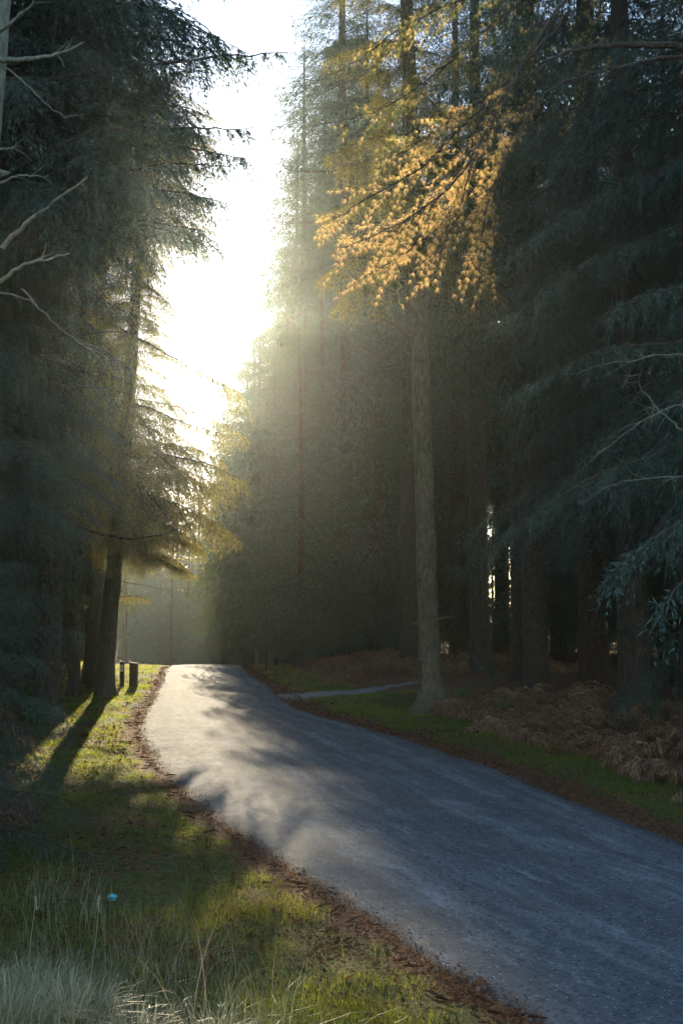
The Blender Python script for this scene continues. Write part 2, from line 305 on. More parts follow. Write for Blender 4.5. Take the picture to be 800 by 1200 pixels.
# ------------------------------------------------------------ foliage builders
def axis_pts(L, rise, sag, n, r, wig=.03):
    s = np.linspace(0, 1, n); P = np.stack([s*L, wig*L*np.sin(s*r.uniform(2, 5)+r.uniform(0, 6))*s, L*(rise*s - sag*s*s)], 1)
    return s, P
def bough(S, W, L, seed, rise=.15, sag=.35, wid=.42, hang=.25, sub=.09, shoot=.06, slen=.13, lod=0, ang=58, gap=.1, tb=0.5, mult=1, kk=13, fw=None):
    """a conifer branch along +X; needles go to soup S, wood to soup W. lod 0: single needles, 1: feather strips, 2: coarse strips"""
    r = np.random.default_rng(seed); s, P = axis_pts(L, rise, sag, 14, r)
    if mult > 1 or lod == 0: W.tube(P, np.interp(s, [0, 1], [.006*L+.005, .002]), 4 if lod else 5, .5)
    else: W.tube(P[[0, 3, 6, 9, 13]], np.interp(s[[0, 3, 6, 9, 13]], [0, 1], [.006*L+.005, .002]), 3, .5)
    T = unit(np.gradient(P, axis=0)); n = max(6, int(L*(1-gap)/sub)*2)
    starts = []; dirs = []; lens = []; tin = []
    for q in range(n):
        si = gap + (1-gap)*(q+r.uniform(-.4, .4))/n; si = min(max(si, .02), 1.)
        p = np.array([np.interp(si, s, P[:, k]) for k in range(3)]); tg = unit(np.array([np.interp(si, s, T[:, k]) for k in range(3)]))
        side = np.array((-tg[1], tg[0], 0.)); side = unit(side)*(1 if q % 2 else -1)
        a = R(ang + r.uniform(-14, 14))*(1-.35*si)
        env = min(1, (si-gap+.12)/.3)*(1-si)**.65 + .10
        l = wid*L*env*r.uniform(.65, 1.15)
        d0 = unit(tg*math.cos(a) + side*math.sin(a) + np.array((0, 0, r.uniform(-.45, .3))))
        if q % 3 == 2: d0 = unit(tg*r.uniform(.3, .8) + side*r.uniform(0, .6) + np.array((0, 0, -1.)))     # hanging twiglets
        m = max(2, int(l/shoot)); tq = (np.arange(m)+.6)/m
        hg = hang*r.uniform(.6, 1.3)
        C = p + d0*(l*tq)[:, None] + np.array((0, 0, -1.))*(hg*l*tq**2)[:, None]
        tgl = unit(d0*l + np.array((0, 0, -2.))*(hg*l*tq)[:, None])
        # the twig as a thin blade
        ends = np.vstack([p, C]); wv = np.array((0, 0, .006 if lod else .004))
        if mult > 1 or lod == 0: W.quads(ends[:-1]-wv, ends[1:]-wv*.6, ends[1:]+wv*.6, ends[:-1]+wv, .5)
        else: W.tris(p[None]-wv, p[None]+wv, ends[-1:], .5)
        C = np.vstack([C]*mult); tgl = np.vstack([tgl]*mult); tq = np.concatenate([tq]*mult); m = m*mult
        lat = unit(np.cross(tgl, (0, 0, 1.)) + r.normal(0, .35, (m, 3)))*(np.where((np.arange(m) + np.arange(m)//max(1, m//mult)) % 2, 1, -1))[:, None]
        d = unit(tgl*.72 + lat*r.uniform(.45, .85, (m, 1)) + np.array((0, 0, -.25))*r.uniform(0, 1.4, (m, 1)))
        sl = slen*r.uniform(.6, 1.25, m)*(1-.4*tq)
        starts += [C, C[-1:]]; dirs += [d, tgl[-1:]]; lens += [sl, np.array([slen])]; tin += [np.full(m+1, r.uniform(-.12, .12))]
    B = np.vstack(starts); D = np.vstack(dirs); Ln = np.concatenate(lens); Tn = np.clip(tb + np.concatenate(tin) + r.normal(0, .16, len(B)), 0, 1)
    up = unit(np.cross(D, r.normal(0, 1, D.shape) + np.array((0, 0, 2.5 if lod == 0 else 0)))); E_ = B + D*Ln[:, None]
    if lod == 0:
        for k in range(kk):
            tq = (k+.5)/kk; sgn = 1 if k % 2 else -1
            rot = unit(np.cross(D, up)); phi = r.uniform(-.9, .9, (len(B), 1))
            lt = up*np.cos(phi)*sgn + rot*np.sin(phi)
            b = B + D*(Ln*tq)[:, None]; nd = unit(D*.75 + lt*.75)
            nl = (.020*r.uniform(.8, 1.3, len(B))*(1.1-.3*tq))[:, None]; w = rot*.0016 + D*.0013
            S.tris(b-w, b+w, b+nd*nl, Tn)
        W.tris(B-up*.0015, B+up*.0015, E_, .4)
        S.tris(E_-D*.015-up*.006, E_-D*.015+up*.006, E_+D*.012, Tn)
    else:
        w = fw or (.016 if lod == 1 else .034)
        Mx = B + D*(Ln*.4)[:, None]
        S.quads(B, Mx - up*w, E_, Mx + up*w, Tn)
        if lod == 1:
            u2 = unit(np.cross(D, up)); S.quads(B, Mx - u2*w*.8, E_, Mx + u2*w*.8, Tn)
NEAR_KW = dict(L=3.0, lod=1, sub=.11, shoot=.10, slen=.17, wid=.40, sag=.30, hang=.8, fw=.012)
def xf(V, rz, ry, loc, s=1.0, roll=0.0):
    Mt = Matrix.Rotation(rz, 3, 'Z') @ Matrix.Rotation(ry, 3, 'Y') @ Matrix.Rotation(roll, 3, 'X')
    return V @ (np.array(Mt).T*s) + np.asarray(loc)
def raw_bough(**k):
    S, W = Soup(), Soup(); bough(S, W, **k); return S.get(), W.get()
LOW = [raw_bough(L=3.0, seed=50+i, lod=2, sub=.12, shoot=.13, slen=.26, wid=.40, sag=.30, hang=.8, fw=.026) for i in range(4)]
NEAR = [raw_bough(seed=60+i, **NEAR_KW) for i in range(4)]
def trunk_soup(H, r0, r1, seed, flare=1.5, k=12, lean=(0, 0), wig=.1, n=26, knots=0):
    S = Soup(); r = np.random.default_rng(seed); h = np.concatenate([[-.3, 0, .12, .3, .55], np.linspace(.9, H, n)]); s = np.clip(h/H, 0, 1)
    x = lean[0]*H*s**1.0 + wig*np.sin(s*5+seed)*s; y = lean[1]*H*s + wig*np.cos(s*4+seed)*s
    rr = r0*(1-s)**.8*(1-r1/r0) + r1; fl = 1 + (flare-1)*np.exp(-np.maximum(h, 0)/.28)
    th = np.arange(k)/k*2*math.pi; ph = r.uniform(0, 6)
    V = []
    for hi, xi, yi, ri, fi in zip(h, x, y, rr, fl):
        lobes = 1 + (fi-1)*(.75+.5*np.cos(th*3+ph)+.3*np.cos(th*5+2*ph)) + r.normal(0, .04, k)
        q = ri*lobes; V.append(np.stack([xi+q*np.cos(th), yi+q*np.sin(th), np.full(k, hi)], 1))
    V = np.concatenate(V); m = len(h); i = np.arange(m-1)[:, None]*k; j = np.arange(k)[None]; j2 = (j+1) % k
    f = np.concatenate([np.stack([i+j, i+j2, i+k+j2], -1).reshape(-1, 3), np.stack([i+j, i+k+j2, i+k+j], -1).reshape(-1, 3)])
    S.add(V, f, .5)
    def pos(hh): return np.array((np.interp(hh, h, x), np.interp(hh, h, y), hh)), float(np.interp(hh, h, rr))
    for q in range(knots):
        hh = r.uniform(.4, H*.55); p, ra = pos(hh); a = r.uniform(0, 6.28); d = np.array((math.cos(a), math.sin(a), .15))
        l = r.uniform(.03, .10) if r.random() < .85 else r.uniform(.2, .5)
        S.tube([p+d*ra*.6, p+d*(ra+l*.35), p+d*(ra+l)], [.055, .03, .010], 5)
    return S, pos
def dead_twigs(pos, h0, h1, n, seed, Lr=(.6, 1.8)):
    W = Soup(); r = np.random.default_rng(seed)
    for q in range(n):
        h = r.uniform(h0, h1); p, ra = pos(h); a = r.uniform(0, 6.28); L = r.uniform(*Lr); s = np.linspace(0, 1, 7)
        d = np.array((math.cos(a), math.sin(a), 0)); side = np.array((-d[1], d[0], 0))
        P = p + d*(ra*.7+L*s)[:, None] + np.array((0, 0, 1.))*(L*(r.uniform(-.3, .25)*s - .15*s*s))[:, None] + side*(L*.08*np.sin(s*5+q))[:, None]
        W.tube(P, np.interp(s, [0, 1], [.008+.008*L, .002]), 4)
        for c in range(int(4*L)):
            i = r.integers(2, 7); l2 = L*.3*r.uniform(.4, 1); sg = r.choice((-1, 1)); q0 = P[i]
            e = q0 + (d*.6 + side*sg*.7 + np.array((0, 0, r.uniform(-.6, .2))))*l2
            W.tube([q0, (q0+e)/2+np.array((0, 0, .03)), e], [.004, .003, .0015], 3)
    return W
def crown_meshes(name, H, cb, Rm, nb, seed, mat, pos, shape=.75, tip=.35, el0=-18, el1=22, src=None):
    src = src or LOW
    r = np.random.default_rng(seed); S, W = Soup(), Soup()
    for q in range(nb):
        nw = max(6, int((H-cb)/.95)); u = ((q*nw//nb) + .5 + r.normal(0, .13))/nw; u = min(max(u, 0), .995); h = cb + (H-cb)*u**1.08; rad = Rm*((1-u)**shape)*r.uniform(.7, 1.15)*min(1, .45+u*4) + tip
        p, ra = pos(h); a = q*2.39996 + r.uniform(-.5, .5); el = R(el0 + (el1-el0)*u + r.uniform(-9, 9)); sc_ = rad/3.0
        (V, Fc, T), (V2, F2, T2) = src[r.integers(4)]
        sx = sc_; syz = max(sc_, .45)                                          # keep short boughs bushy
        S.add(xf(V*np.array((sx, syz, syz)), a, -el, p, 1, r.uniform(-.3, .3)), Fc, np.clip(T + r.uniform(-.15, .15), 0, 1))
        W.add(xf(V2*np.array((sx, syz, syz)), a, -el, p, 1), F2, T2)
    return S, W
VAR = {}
def variant(key, H, cb, Rm, nb, r0, seed, mat='spruce', bark='bark', dead=14, **k):
    T, pos = trunk_soup(H, r0, .03, seed, k=10, n=18)
    S, W = crown_meshes(key, H, cb, Rm, nb, seed, mat, pos, **k)
    D = dead_twigs(pos, 1.5, cb+3, dead, seed)
    Vw, Fw, Tw = W.get(); D.add(Vw, Fw, .5)
    VAR[key] = (T.mesh('trunk', M[bark], True), D.mesh('branches', M['bark']), S.mesh('crown', M[mat]))
variant('tall_a', 31, 8.5, 3.6, 190, .34, 1)
variant('tall_b', 27, 6.0, 3.3, 180, .30, 2, bark='bark_red')
variant('tall_c', 34, 12., 3.4, 190, .34, 3, dead=22, tip=.8, shape=.6)
variant('full', 22, 1.6, 3.8, 190, .26, 4, mat='teal', dead=3)
variant('near_full', 20, 1.4, 2.7, 150, .22, 6, mat='spruce', dead=3, src=NEAR)
variant('near_tall', 28, 3.0, 2.9, 170, .30, 7, mat='spruce', bark='bark_red', dead=10, src=NEAR)
variant('high', 30, 14.5, 3.1, 190, .30, 10, dead=10, src=NEAR)
variant('mid', 16, 6.3, 1.5, 110, .16, 12, dead=4, shape=.35, src=NEAR)
variant('broad', 17, 1.8, 3.5, 170, .22, 9, dead=6, shape=.45)
variant('young', 9, .35, 2.2, 80, .11, 5, mat='teal', dead=0, shape=.85)
def tree(key, x, y, rz=0, s=1.0, name='spruce_tree', label=None, group=None):
    root = empty(name, (x, y, tz(x, y)-.05), rz, s)
    tr, br, cr = VAR[key]; link('trunk', tr, root); link('branches', br, root); link('crown', cr, root)
    tag(root, label, 'tree', group); return root

exec_after = []
# ------------------------------------------------------------ the wood
G = 'conifers massed in the wood'
spots = []
def free(x, y, dmin):
    for a, b in spots:
        if (a-x)**2 + (b-y)**2 < dmin*dmin: return False
    return True
named = [  # key, x, y, scale, name, label
 ('tall_c', *at(357, 700, 63)[:2], 1.08, 'fir_tree', 'tall thin hazy conifer whose bare upper trunk shows against the bright sky'),
 ('tall_a', *at(478, 700, 40)[:2], .95, 'spruce_tree', 'dark trunk just left of the pale trunk beside the road, standing on the bracken bank'),
 ('tall_b', *at(537, 700, 44)[:2], 1.15, 'spruce_tree', 'broad dark trunk between the pale roadside trunk and the light gap'),
 ('tall_a', *at(588, 700, 49)[:2], .95, 'spruce_tree', 'slim dark trunk standing in the pale light gap of the right-hand wood'),
 ('tall_a', 4.9, 28.3, .98, 'spruce_tree', 'thick dark trunk right of the light gap, rising behind the bracken'),
 ('tall_b', 6.15, 27.3, 1.22, 'fir_tree', 'thickest reddish trunk behind the bracken at the right'),
 ('full', *at(356, 700, 46)[:2], .68, 'spruce_tree', 'grey trunk standing behind the bracken bank and wooden posts'),
 ('full', *at(318, 700, 59)[:2], .72, 'spruce_tree', 'dark trunk left of the grey trunk behind the wooden posts'),
 ('tall_c', *at(264, 700, 76)[:2], .55, 'spruce_tree', 'pale hazy trunk rising just behind the brow of the road'),
]
for k, x, y, s, nm, lb in named:
    nt_ = tree(k, x, y, random.uniform(0, 6), s, nm, lb); spots.append((x, y))
    if 'bare upper trunk' in lb: HZ = nt_
def road_x(y): return float((xl(y)+xr(y))/2) if y < 60 else -.142*y + 1.1        # beyond the brow this is the line of the sun's glade, the road itself bends left
left_lab = 'one of the dark conifers massed left of the road'
right_lab = 'one of the dark conifers massed right of the road'
KIND = {'tall_a': 'dark-barked conifer', 'tall_b': 'reddish-barked conifer', 'tall_c': 'very tall thin-crowned conifer', 'full': 'bushy low-crowned conifer',
        'near_full': 'slender bushy spruce', 'near_tall': 'tall spruce with a low crown', 'broad': 'broad low spruce', 'high': 'high-crowned conifer', 'young': 'small young spruce', 'mid': 'narrow spruce with a bare lower trunk'}
def auto_label(side, key, y):
    band = 'nearest' if y < 30 else 'second' if y < 48 else 'middle' if y < 70 else 'farther' if y < 100 else 'hazy farthest'
    return '%s in the %s rows %s of the road' % (KIND[key], band, 'left' if side < 0 else 'right'), '%s, %s rows %s of the road' % (KIND[key], band, 'left' if side < 0 else 'right')
def scatter(n, y0, y1, side, x0, x1, dmin, keys, seed, smin=.85, smax=1.15, lab=None, grp=None):
    r = random.Random(seed); k = 0
    for _ in range(n*12):
        if k >= n: break
        y = r.uniform(y0, y1); x = road_x(max(y, 5)) + side*r.uniform(x0, x1)
        if y < 160 and xl(y)-2.5 < x < xr(y)+2.5: continue
        if not free(x, y, dmin): continue
        spots.append((x, y)); k += 1
        kk = r.choice(keys)
        if side > 0 and 25 < y < 170 and -2.4 < x - .127*y < 3.2: kk = 'high'                # a thin place in the wood where daylight shows between trunks
        if y > 170 and -5 < x - .127*y < 6: continue
        al = auto_label(side, kk, y); tree(kk, x, y, r.uniform(0, 6.28), r.uniform(smin, smax), 'spruce_tree', lab or al[0], grp or al[1])
T3 = ['tall_a', 'tall_b', 'tall_c']
# near dense conifers that close both sides of the road
closing = [('mid', 112, 33, 1.0), ('mid', 90, 30, 1.05), ('high', 112, 35.5, 1.05), ('high', 60, 24, .95), ('near_full', 52, 35, 1.0), ('near_full', 88, 41, .95), ('near_tall', 95, 50, .9), ('near_full', -22, 27, 1.1), ('near_full', -20, 25, 1.1), ('near_tall', -30, 20.5, 1.0), ('near_full', 10, 33, 1.2), ('full', 22, 46, .95), ('full', -20, 50, 1.2), ('near_tall', 58, 34, .95), ('near_tall', -8, 29, 1.0), ('tall_b', 40, 57, 1.0), ('full', 60, 66, .95), ('near_full', -75, 22, 1.1), ('near_full', 42, 40, .9), ('near_tall', 70, 44, .9), ('full', 96, 78, .85),
           ('full', 300, 64, .78), ('full', 335, 54, .66), ('full', 378, 50, .85), ('full', 410, 56, 1.25), ('full', 445, 46, 1.05), ('full', 505, 52, 1.0), ('full', 276, 84, .85), ('full', 312, 72, .80), ('tall_b', 402, 62, 1.1), ('tall_a', 430, 50, 1.0), ('tall_b', 460, 58, 1.15), ('full', 262, 96, .9), ('broad', 301, 50, .90), ('broad', 296, 57, 1.0), ('broad', 290, 65, 1.08), ('broad', 322, 46.5, .80), ('broad', 352, 42.5, .78), ('tall_c', 350, 80, .98), ('tall_c', 398, 57, 1.2), ('high', 348, 75, 1.25), ('high', 378, 66, 1.25), ('high', 335, 98, 1.3), ('high', 405, 48, 1.15), ('tall_a', 385, 70, 1.1), ('tall_c', 374, 94, 1.05), ('tall_b', 330, 100, 1.1), ('full', 660, 52, 1.2), ('full', 650, 43, 1.0), ('near_full', 700, 38, 1.1), ('full', 480, 64, 1.2), ('full', 470, 52, 1.0), ('young', 577, 58, .8), ('young', 568, 47, .55), ('near_full', 790, 30, 1.0)]
hazy_low = [(202, 92, .68), (222, 97, .66), (243, 90, .66), (188, 101, .72), (212, 106, .78), (234, 104, .76), (252, 78, .52)]
for k, px, Y, s in closing:
    x = (px-400)/F*Y; tree(k, x, Y, random.uniform(0, 6), s, 'spruce_tree', *auto_label(px-200, k, Y)); spots.append((x, Y))
for q, (px, Y, s) in enumerate(hazy_low):
    x = (px-400)/F*Y; tree('full', x, Y, q*1.7, s, 'spruce_tree', 'one of the low hazy conifers closing the glade just behind the brow of the road', 'low hazy conifers behind the brow'); spots.append((x, Y))
for q, (dx, Y, s) in enumerate([(-4, 122, .95), (0, 128, .9), (4, 120, 1.0), (-7, 136, 1.0), (-2, 140, 1.05), (3, 138, 1.0), (7, 130, 1.0), (1, 150, 1.1), (-5, 152, 1.1), (6, 150, 1.1)]):
    x = road_x(Y)+dx; tree('full', x, Y, q*1.3, s, 'spruce_tree', 'one of the far hazy conifers closing the road behind the brow', 'far hazy conifers'); spots.append((x, Y))
scatter(34, 32, 85, 1, 6.0, 34, 4.0, T3, 11)
scatter(16, 36, 90, 1, 6.5, 36, 3.4, ['full'], 12, .7, 1.1)
scatter(24, 34, 90, -1, 8.6, 30, 4.0, T3, 13)
scatter(16, 24, 85, -1, 8.5, 32, 3.4, ['full'], 14, .7, 1.1)
scatter(46, 85, 170, 1, 6.0, 75, 4.5, T3+['full'], 15)
scatter(40, 85, 170, -1, 6.5, 60, 4.5, T3+['full'], 16)
scatter(50, 165, 230, 1, -50, 100, 5, ['full'], 17, .75, 1.0, 'one of the far hazy conifers closing the road behind the brow', 'far hazy conifers')
# right-hand near wood: behind the bracken
scatter(16, 14, 32, 1, 8.5, 24, 3.2, ['near_tall', 'near_full', 'tall_b'], 18)
scatter(12, 12, 26, -1, 8.5, 18, 3.2, ['near_tall', 'near_full'], 19)
# trees behind the camera on both sides
scatter(7, -30, -8, 1, 8, 24, 4.5, T3+['full'], 20, .85, 1.1, 'conifer standing behind the viewpoint', 'conifers behind the viewpoint')
scatter(5, -30, -8, -1, 9, 26, 4.5, T3+['full'], 21, .85, 1.1, 'conifer standing behind the viewpoint', 'conifers behind the viewpoint')

# ------------------------------------------------------------ hero trees with real boughs
def bough_set(prefix, n, mat, bark, **k):
    out = []
    for i in range(n):
        S, W = Soup(), Soup(); bough(S, W, seed=300+i*7+len(prefix), **k)
        out.append((W.mesh('branch', M[bark]), S.mesh('needles', M[mat])))
    return out
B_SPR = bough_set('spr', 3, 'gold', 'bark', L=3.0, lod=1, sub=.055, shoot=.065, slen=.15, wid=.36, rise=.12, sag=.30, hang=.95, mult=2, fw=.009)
B_TEAL = bough_set('teal', 4, 'teal', 'bark', L=2.4, lod=1, sub=.075, shoot=.045, slen=.10, wid=.40, rise=.10, sag=.34, hang=.38, mult=3, fw=.005, ang=50)
B_FINE = bough_set('fine', 3, 'teal', 'bark', L=2.4, lod=0, sub=.075, shoot=.075, slen=.13, wid=.42, rise=.12, sag=.34, hang=.7, mult=3, kk=9)
def add_bough(root, bs, p, rz, el, s, roll=0.0):
    w, n = bs
    o = link('branch', w, root); o.location = p; o.rotation_mode = 'XYZ'
    Mt = Matrix.Rotation(rz, 4, 'Z') @ Matrix.Rotation(-el, 4, 'Y') @ Matrix.Rotation(roll, 4, 'X'); o.rotation_euler = Mt.to_euler()
    o.scale = (s,)*3; q = link('needles', n, o); return o
def hero(name, label, x, y, H, r0, seed, bark, bset, nb, cb, top, Rm, lean=(0, 0), az=None, flare=1.5, shape=.7, dead=0, el0=-16, el1=18, knots=0, Lb=3.0, radf=None, wig=.1):
    root = empty(name, (x, y, tz(x, y)-.03)); tag(root, label, 'tree')
    T, pos = trunk_soup(H, r0, .04, seed, flare, 16, lean, wig, 40, knots); link('trunk', T.mesh('trunk', M[bark], True), root)
    r = np.random.default_rng(seed)
    for q in range(nb):
        u = (q+r.uniform(0, 1))/nb; h = cb + (top-cb)*u; p, ra = pos(h)
        a = q*2.39996 + r.uniform(-.4, .4)
        if az: a = az[0] + (az[1]-az[0])*((a/6.2832) % 1)
        rad = Rm*(1-u*(top/H))**shape*r.uniform(.75, 1.15)
        if radf: rad = radf(h, a)*r.uniform(.8, 1.15)
        add_bough(root, bset[r.integers(len(bset))], p, a, R(el0+(el1-el0)*u+r.uniform(-8, 8)), rad/Lb, r.uniform(-.3, .3))
    for q in range(dead): link('dead_branch', dead_twigs(pos, 1.2, cb+4, 1, seed*50+q).mesh('dead_branch', M['bark']), root)
    return root, pos
# leaning spruce by the left edge, backlit
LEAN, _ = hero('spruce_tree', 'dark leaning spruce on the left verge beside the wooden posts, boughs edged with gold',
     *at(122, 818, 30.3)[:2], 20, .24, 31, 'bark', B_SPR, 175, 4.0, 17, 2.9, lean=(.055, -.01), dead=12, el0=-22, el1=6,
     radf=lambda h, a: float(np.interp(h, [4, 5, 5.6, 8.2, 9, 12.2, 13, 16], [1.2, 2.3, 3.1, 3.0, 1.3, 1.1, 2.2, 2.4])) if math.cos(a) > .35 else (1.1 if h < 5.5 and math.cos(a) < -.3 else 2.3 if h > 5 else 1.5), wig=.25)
# pale straight trunk right of the road
PALE, _ = hero('spruce_tree', 'tall straight pale trunk with knotted bark at the right edge of the road',
     2.06, 25.8, 30, .25, 32, 'bark_pale', B_SPR, 90, 10.5, 27, 2.5, lean=(-.028, 0), flare=2.4, el0=-12, el1=18, knots=70, dead=7, wig=.08)
# big dark-blue conifer top left
TOPFIR, _ = hero('fir_tree', 'big blue-green conifer filling the upper left of the picture',
     -6.2, 19.0, 27, .33, 33, 'bark', B_TEAL, 240, 4.0, 21, 4.2, el0=-10, el1=12, Lb=2.4, dead=14,
     radf=lambda h, a: (2.3 + 1.9*sstep(h, 8.4, 10.4))*(.8 if math.cos(a) < 0 else 1))
# right dark firs hanging over the bracken
RFIR, _ = hero('fir_tree', 'nearly black conifer with blue-green sprays at the right edge of the picture',
     7.2, 17.5, 26, .35, 34, 'bark', B_TEAL, 190, 2.2, 17, 4.0, el0=-20, el1=8, Lb=2.4, dead=20,
     radf=lambda h, a: 3.2 + 1.0*math.sin(h*1.3))
hero('fir_tree', 'dark fir behind the golden branches, left of the darkest tree',
     6.0, 23.0, 27, .33, 35, 'bark', B_TEAL, 130, 4.5, 19, 3.6, el0=-18, el1=8, Lb=2.4, dead=16)
# haze
# golden pine: long limbs reach in from a trunk beyond the right edge
pine = empty('pine_tree', (7.8, 13.6, tz(7.8, 13.6)-.05))
tag(pine, 'pine whose long drooping limbs hang in from the upper right with glowing golden needles', 'tree')
Tp, _ = trunk_soup(20, .32, .08, 41, 1.4, 14); link('trunk', Tp.mesh('trunk', M['bark_red'], True), pine)
PO = np.array(pine.location)
def smooth_path(P, n):
    P = np.asarray(P, float); d = np.concatenate([[0], np.cumsum(np.linalg.norm(np.diff(P, axis=0), axis=1))]); q = np.linspace(0, d[-1], n)
    Q = np.stack([np.interp(q, d, P[:, k]) for k in range(P.shape[1])], 1)
    for _ in range(2): Q[1:-1] = (Q[:-2]+Q[1:-1]*2+Q[2:])/4
    return Q, d[-1]
def pine_limb(pts, r0, tint, seed, per_m=16, tw=(.25, .75), s0=.2, droop=.25, dirx=-.7):
    r = np.random.default_rng(seed); P, L = smooth_path([at(*p) for p in pts], 40)
    P += r.normal(0, .012, P.shape); W, S = Soup(), Soup()
    W.tube(P-PO, np.interp(np.linspace(0, 1, 40), [0, 1], [r0, .006]), 6)
    T = unit(np.gradient(P, axis=0)); n = int(L*(1-s0)*per_m)
    for q in range(n):
        i = min(39, int((s0 + (1-s0)*r.random()**.9)*39)); p = P[i]; l = r.uniform(*tw)*(1 if i < 36 else .5)
        d = unit(T[i]*r.uniform(.1, .9) + np.array((dirx*r.uniform(0, 1), r.normal(0, .75), r.normal(-.12, .5))))
        m = max(2, int(l/.07)); t = (np.arange(m)+1)/m
        C = p + d*(l*t)[:, None] + np.array((0, 0, -1.))*(droop*l*t**2)[:, None] + r.normal(0, .012, (m, 3))
        E2 = np.vstack([p, C]); W.tube(E2[::max(1, m//3)]-PO if m > 3 else E2-PO, np.linspace(.006, .002, len(E2[::max(1, m//3)]) if m > 3 else len(E2)), 3)
        dd = unit(np.gradient(E2, axis=0))[1:]; out = t > .25
        for c, g in zip(C[out], dd[out]):
            k = 15; nd = unit(g*.5 + r.normal(0, .5, (k, 3)) + np.array((-.05, 0, -.55))); nl = r.uniform(.05, .10, (k, 1))
            w = unit(np.cross(nd, r.normal(0, 1, (k, 3))))*.0022
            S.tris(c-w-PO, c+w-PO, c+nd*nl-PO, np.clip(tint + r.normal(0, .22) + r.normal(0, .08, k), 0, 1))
    b = link('branch', W.mesh('branch', M['bark']), pine); link('needles', S.mesh('needles', M['pine']), b)
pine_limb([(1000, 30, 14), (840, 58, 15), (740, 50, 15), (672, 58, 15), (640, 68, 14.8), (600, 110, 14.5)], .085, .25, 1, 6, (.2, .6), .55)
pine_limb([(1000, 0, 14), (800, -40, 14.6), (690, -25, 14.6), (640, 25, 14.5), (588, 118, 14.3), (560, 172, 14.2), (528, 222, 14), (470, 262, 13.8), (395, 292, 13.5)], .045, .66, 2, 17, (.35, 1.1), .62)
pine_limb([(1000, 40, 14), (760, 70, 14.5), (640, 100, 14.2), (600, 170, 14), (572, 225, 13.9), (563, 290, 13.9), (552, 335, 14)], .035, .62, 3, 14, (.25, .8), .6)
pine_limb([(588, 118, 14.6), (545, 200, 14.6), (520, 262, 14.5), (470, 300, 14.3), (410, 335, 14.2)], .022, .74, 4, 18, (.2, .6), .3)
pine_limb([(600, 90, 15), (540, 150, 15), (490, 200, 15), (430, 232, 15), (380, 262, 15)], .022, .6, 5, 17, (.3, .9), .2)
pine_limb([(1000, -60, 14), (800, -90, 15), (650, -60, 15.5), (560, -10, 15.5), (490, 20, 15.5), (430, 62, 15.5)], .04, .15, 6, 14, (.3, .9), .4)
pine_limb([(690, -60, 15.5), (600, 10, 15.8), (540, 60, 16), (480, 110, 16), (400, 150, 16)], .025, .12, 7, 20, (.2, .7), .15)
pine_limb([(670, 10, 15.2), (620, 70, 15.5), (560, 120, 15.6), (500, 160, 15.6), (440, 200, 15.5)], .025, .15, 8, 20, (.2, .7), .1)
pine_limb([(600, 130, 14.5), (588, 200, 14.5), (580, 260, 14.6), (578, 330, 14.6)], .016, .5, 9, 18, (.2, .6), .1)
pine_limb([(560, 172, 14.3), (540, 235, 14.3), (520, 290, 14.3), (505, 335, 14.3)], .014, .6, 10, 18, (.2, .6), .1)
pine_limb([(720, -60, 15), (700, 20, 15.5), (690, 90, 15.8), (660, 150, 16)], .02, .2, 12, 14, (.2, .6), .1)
# long separate limbs of the left conifers, hung with curtains of twiglets
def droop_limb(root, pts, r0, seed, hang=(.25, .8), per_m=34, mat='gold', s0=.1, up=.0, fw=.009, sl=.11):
    r = np.random.default_rng(seed); P, L = smooth_path([at(*p) for p in pts], 30); O = np.array(root.location); P = P - O + r.normal(0, .01, P.shape)
    W, S = Soup(), Soup(); W.tube(P, np.linspace(r0, .008, 30), 6); T = unit(np.gradient(P, axis=0))
    for q in range(int(L*per_m)):
        f = s0 + (1-s0)*r.random(); i = min(29, int(f*29)); p = P[i]; l = r.uniform(*hang)*(1-.35*f); sd = unit(np.cross(T[i], (0, 0, 1.)))*r.normal(0, 1)
        d = unit(T[i]*r.uniform(.2, .9) + sd*.75 + np.array((0, 0, up + r.uniform(-.9, .15)))); m = max(3, int(l/.045)); t = (np.arange(m)+.5)/m
        C = p + d*(l*t)[:, None] - np.array((0, 0, 1.))*(.7*l*t*t)[:, None]; W.tris(p[None]-.004*T[i], p[None]+.004*T[i], C[-1:], .5)
        for _ in range(2):
            dd = unit(d*.6 - np.array((0, 0, .5)) + r.normal(0, .5, (m, 3))); ln = sl*r.uniform(.5, 1.3, (m, 1))*(1-.4*t)[:, None]; u = unit(np.cross(dd, r.normal(0, 1, (m, 3))))
            Tn = np.clip(.5 + r.normal(0, .18, m), 0, 1); Mx = C + dd*ln*.4; S.quads(C, Mx-u*fw, C+dd*ln, Mx+u*fw, Tn)
    b = link('branch', W.mesh('branch', M['bark']), root); link('needles', S.mesh('needles', M[mat]), b)
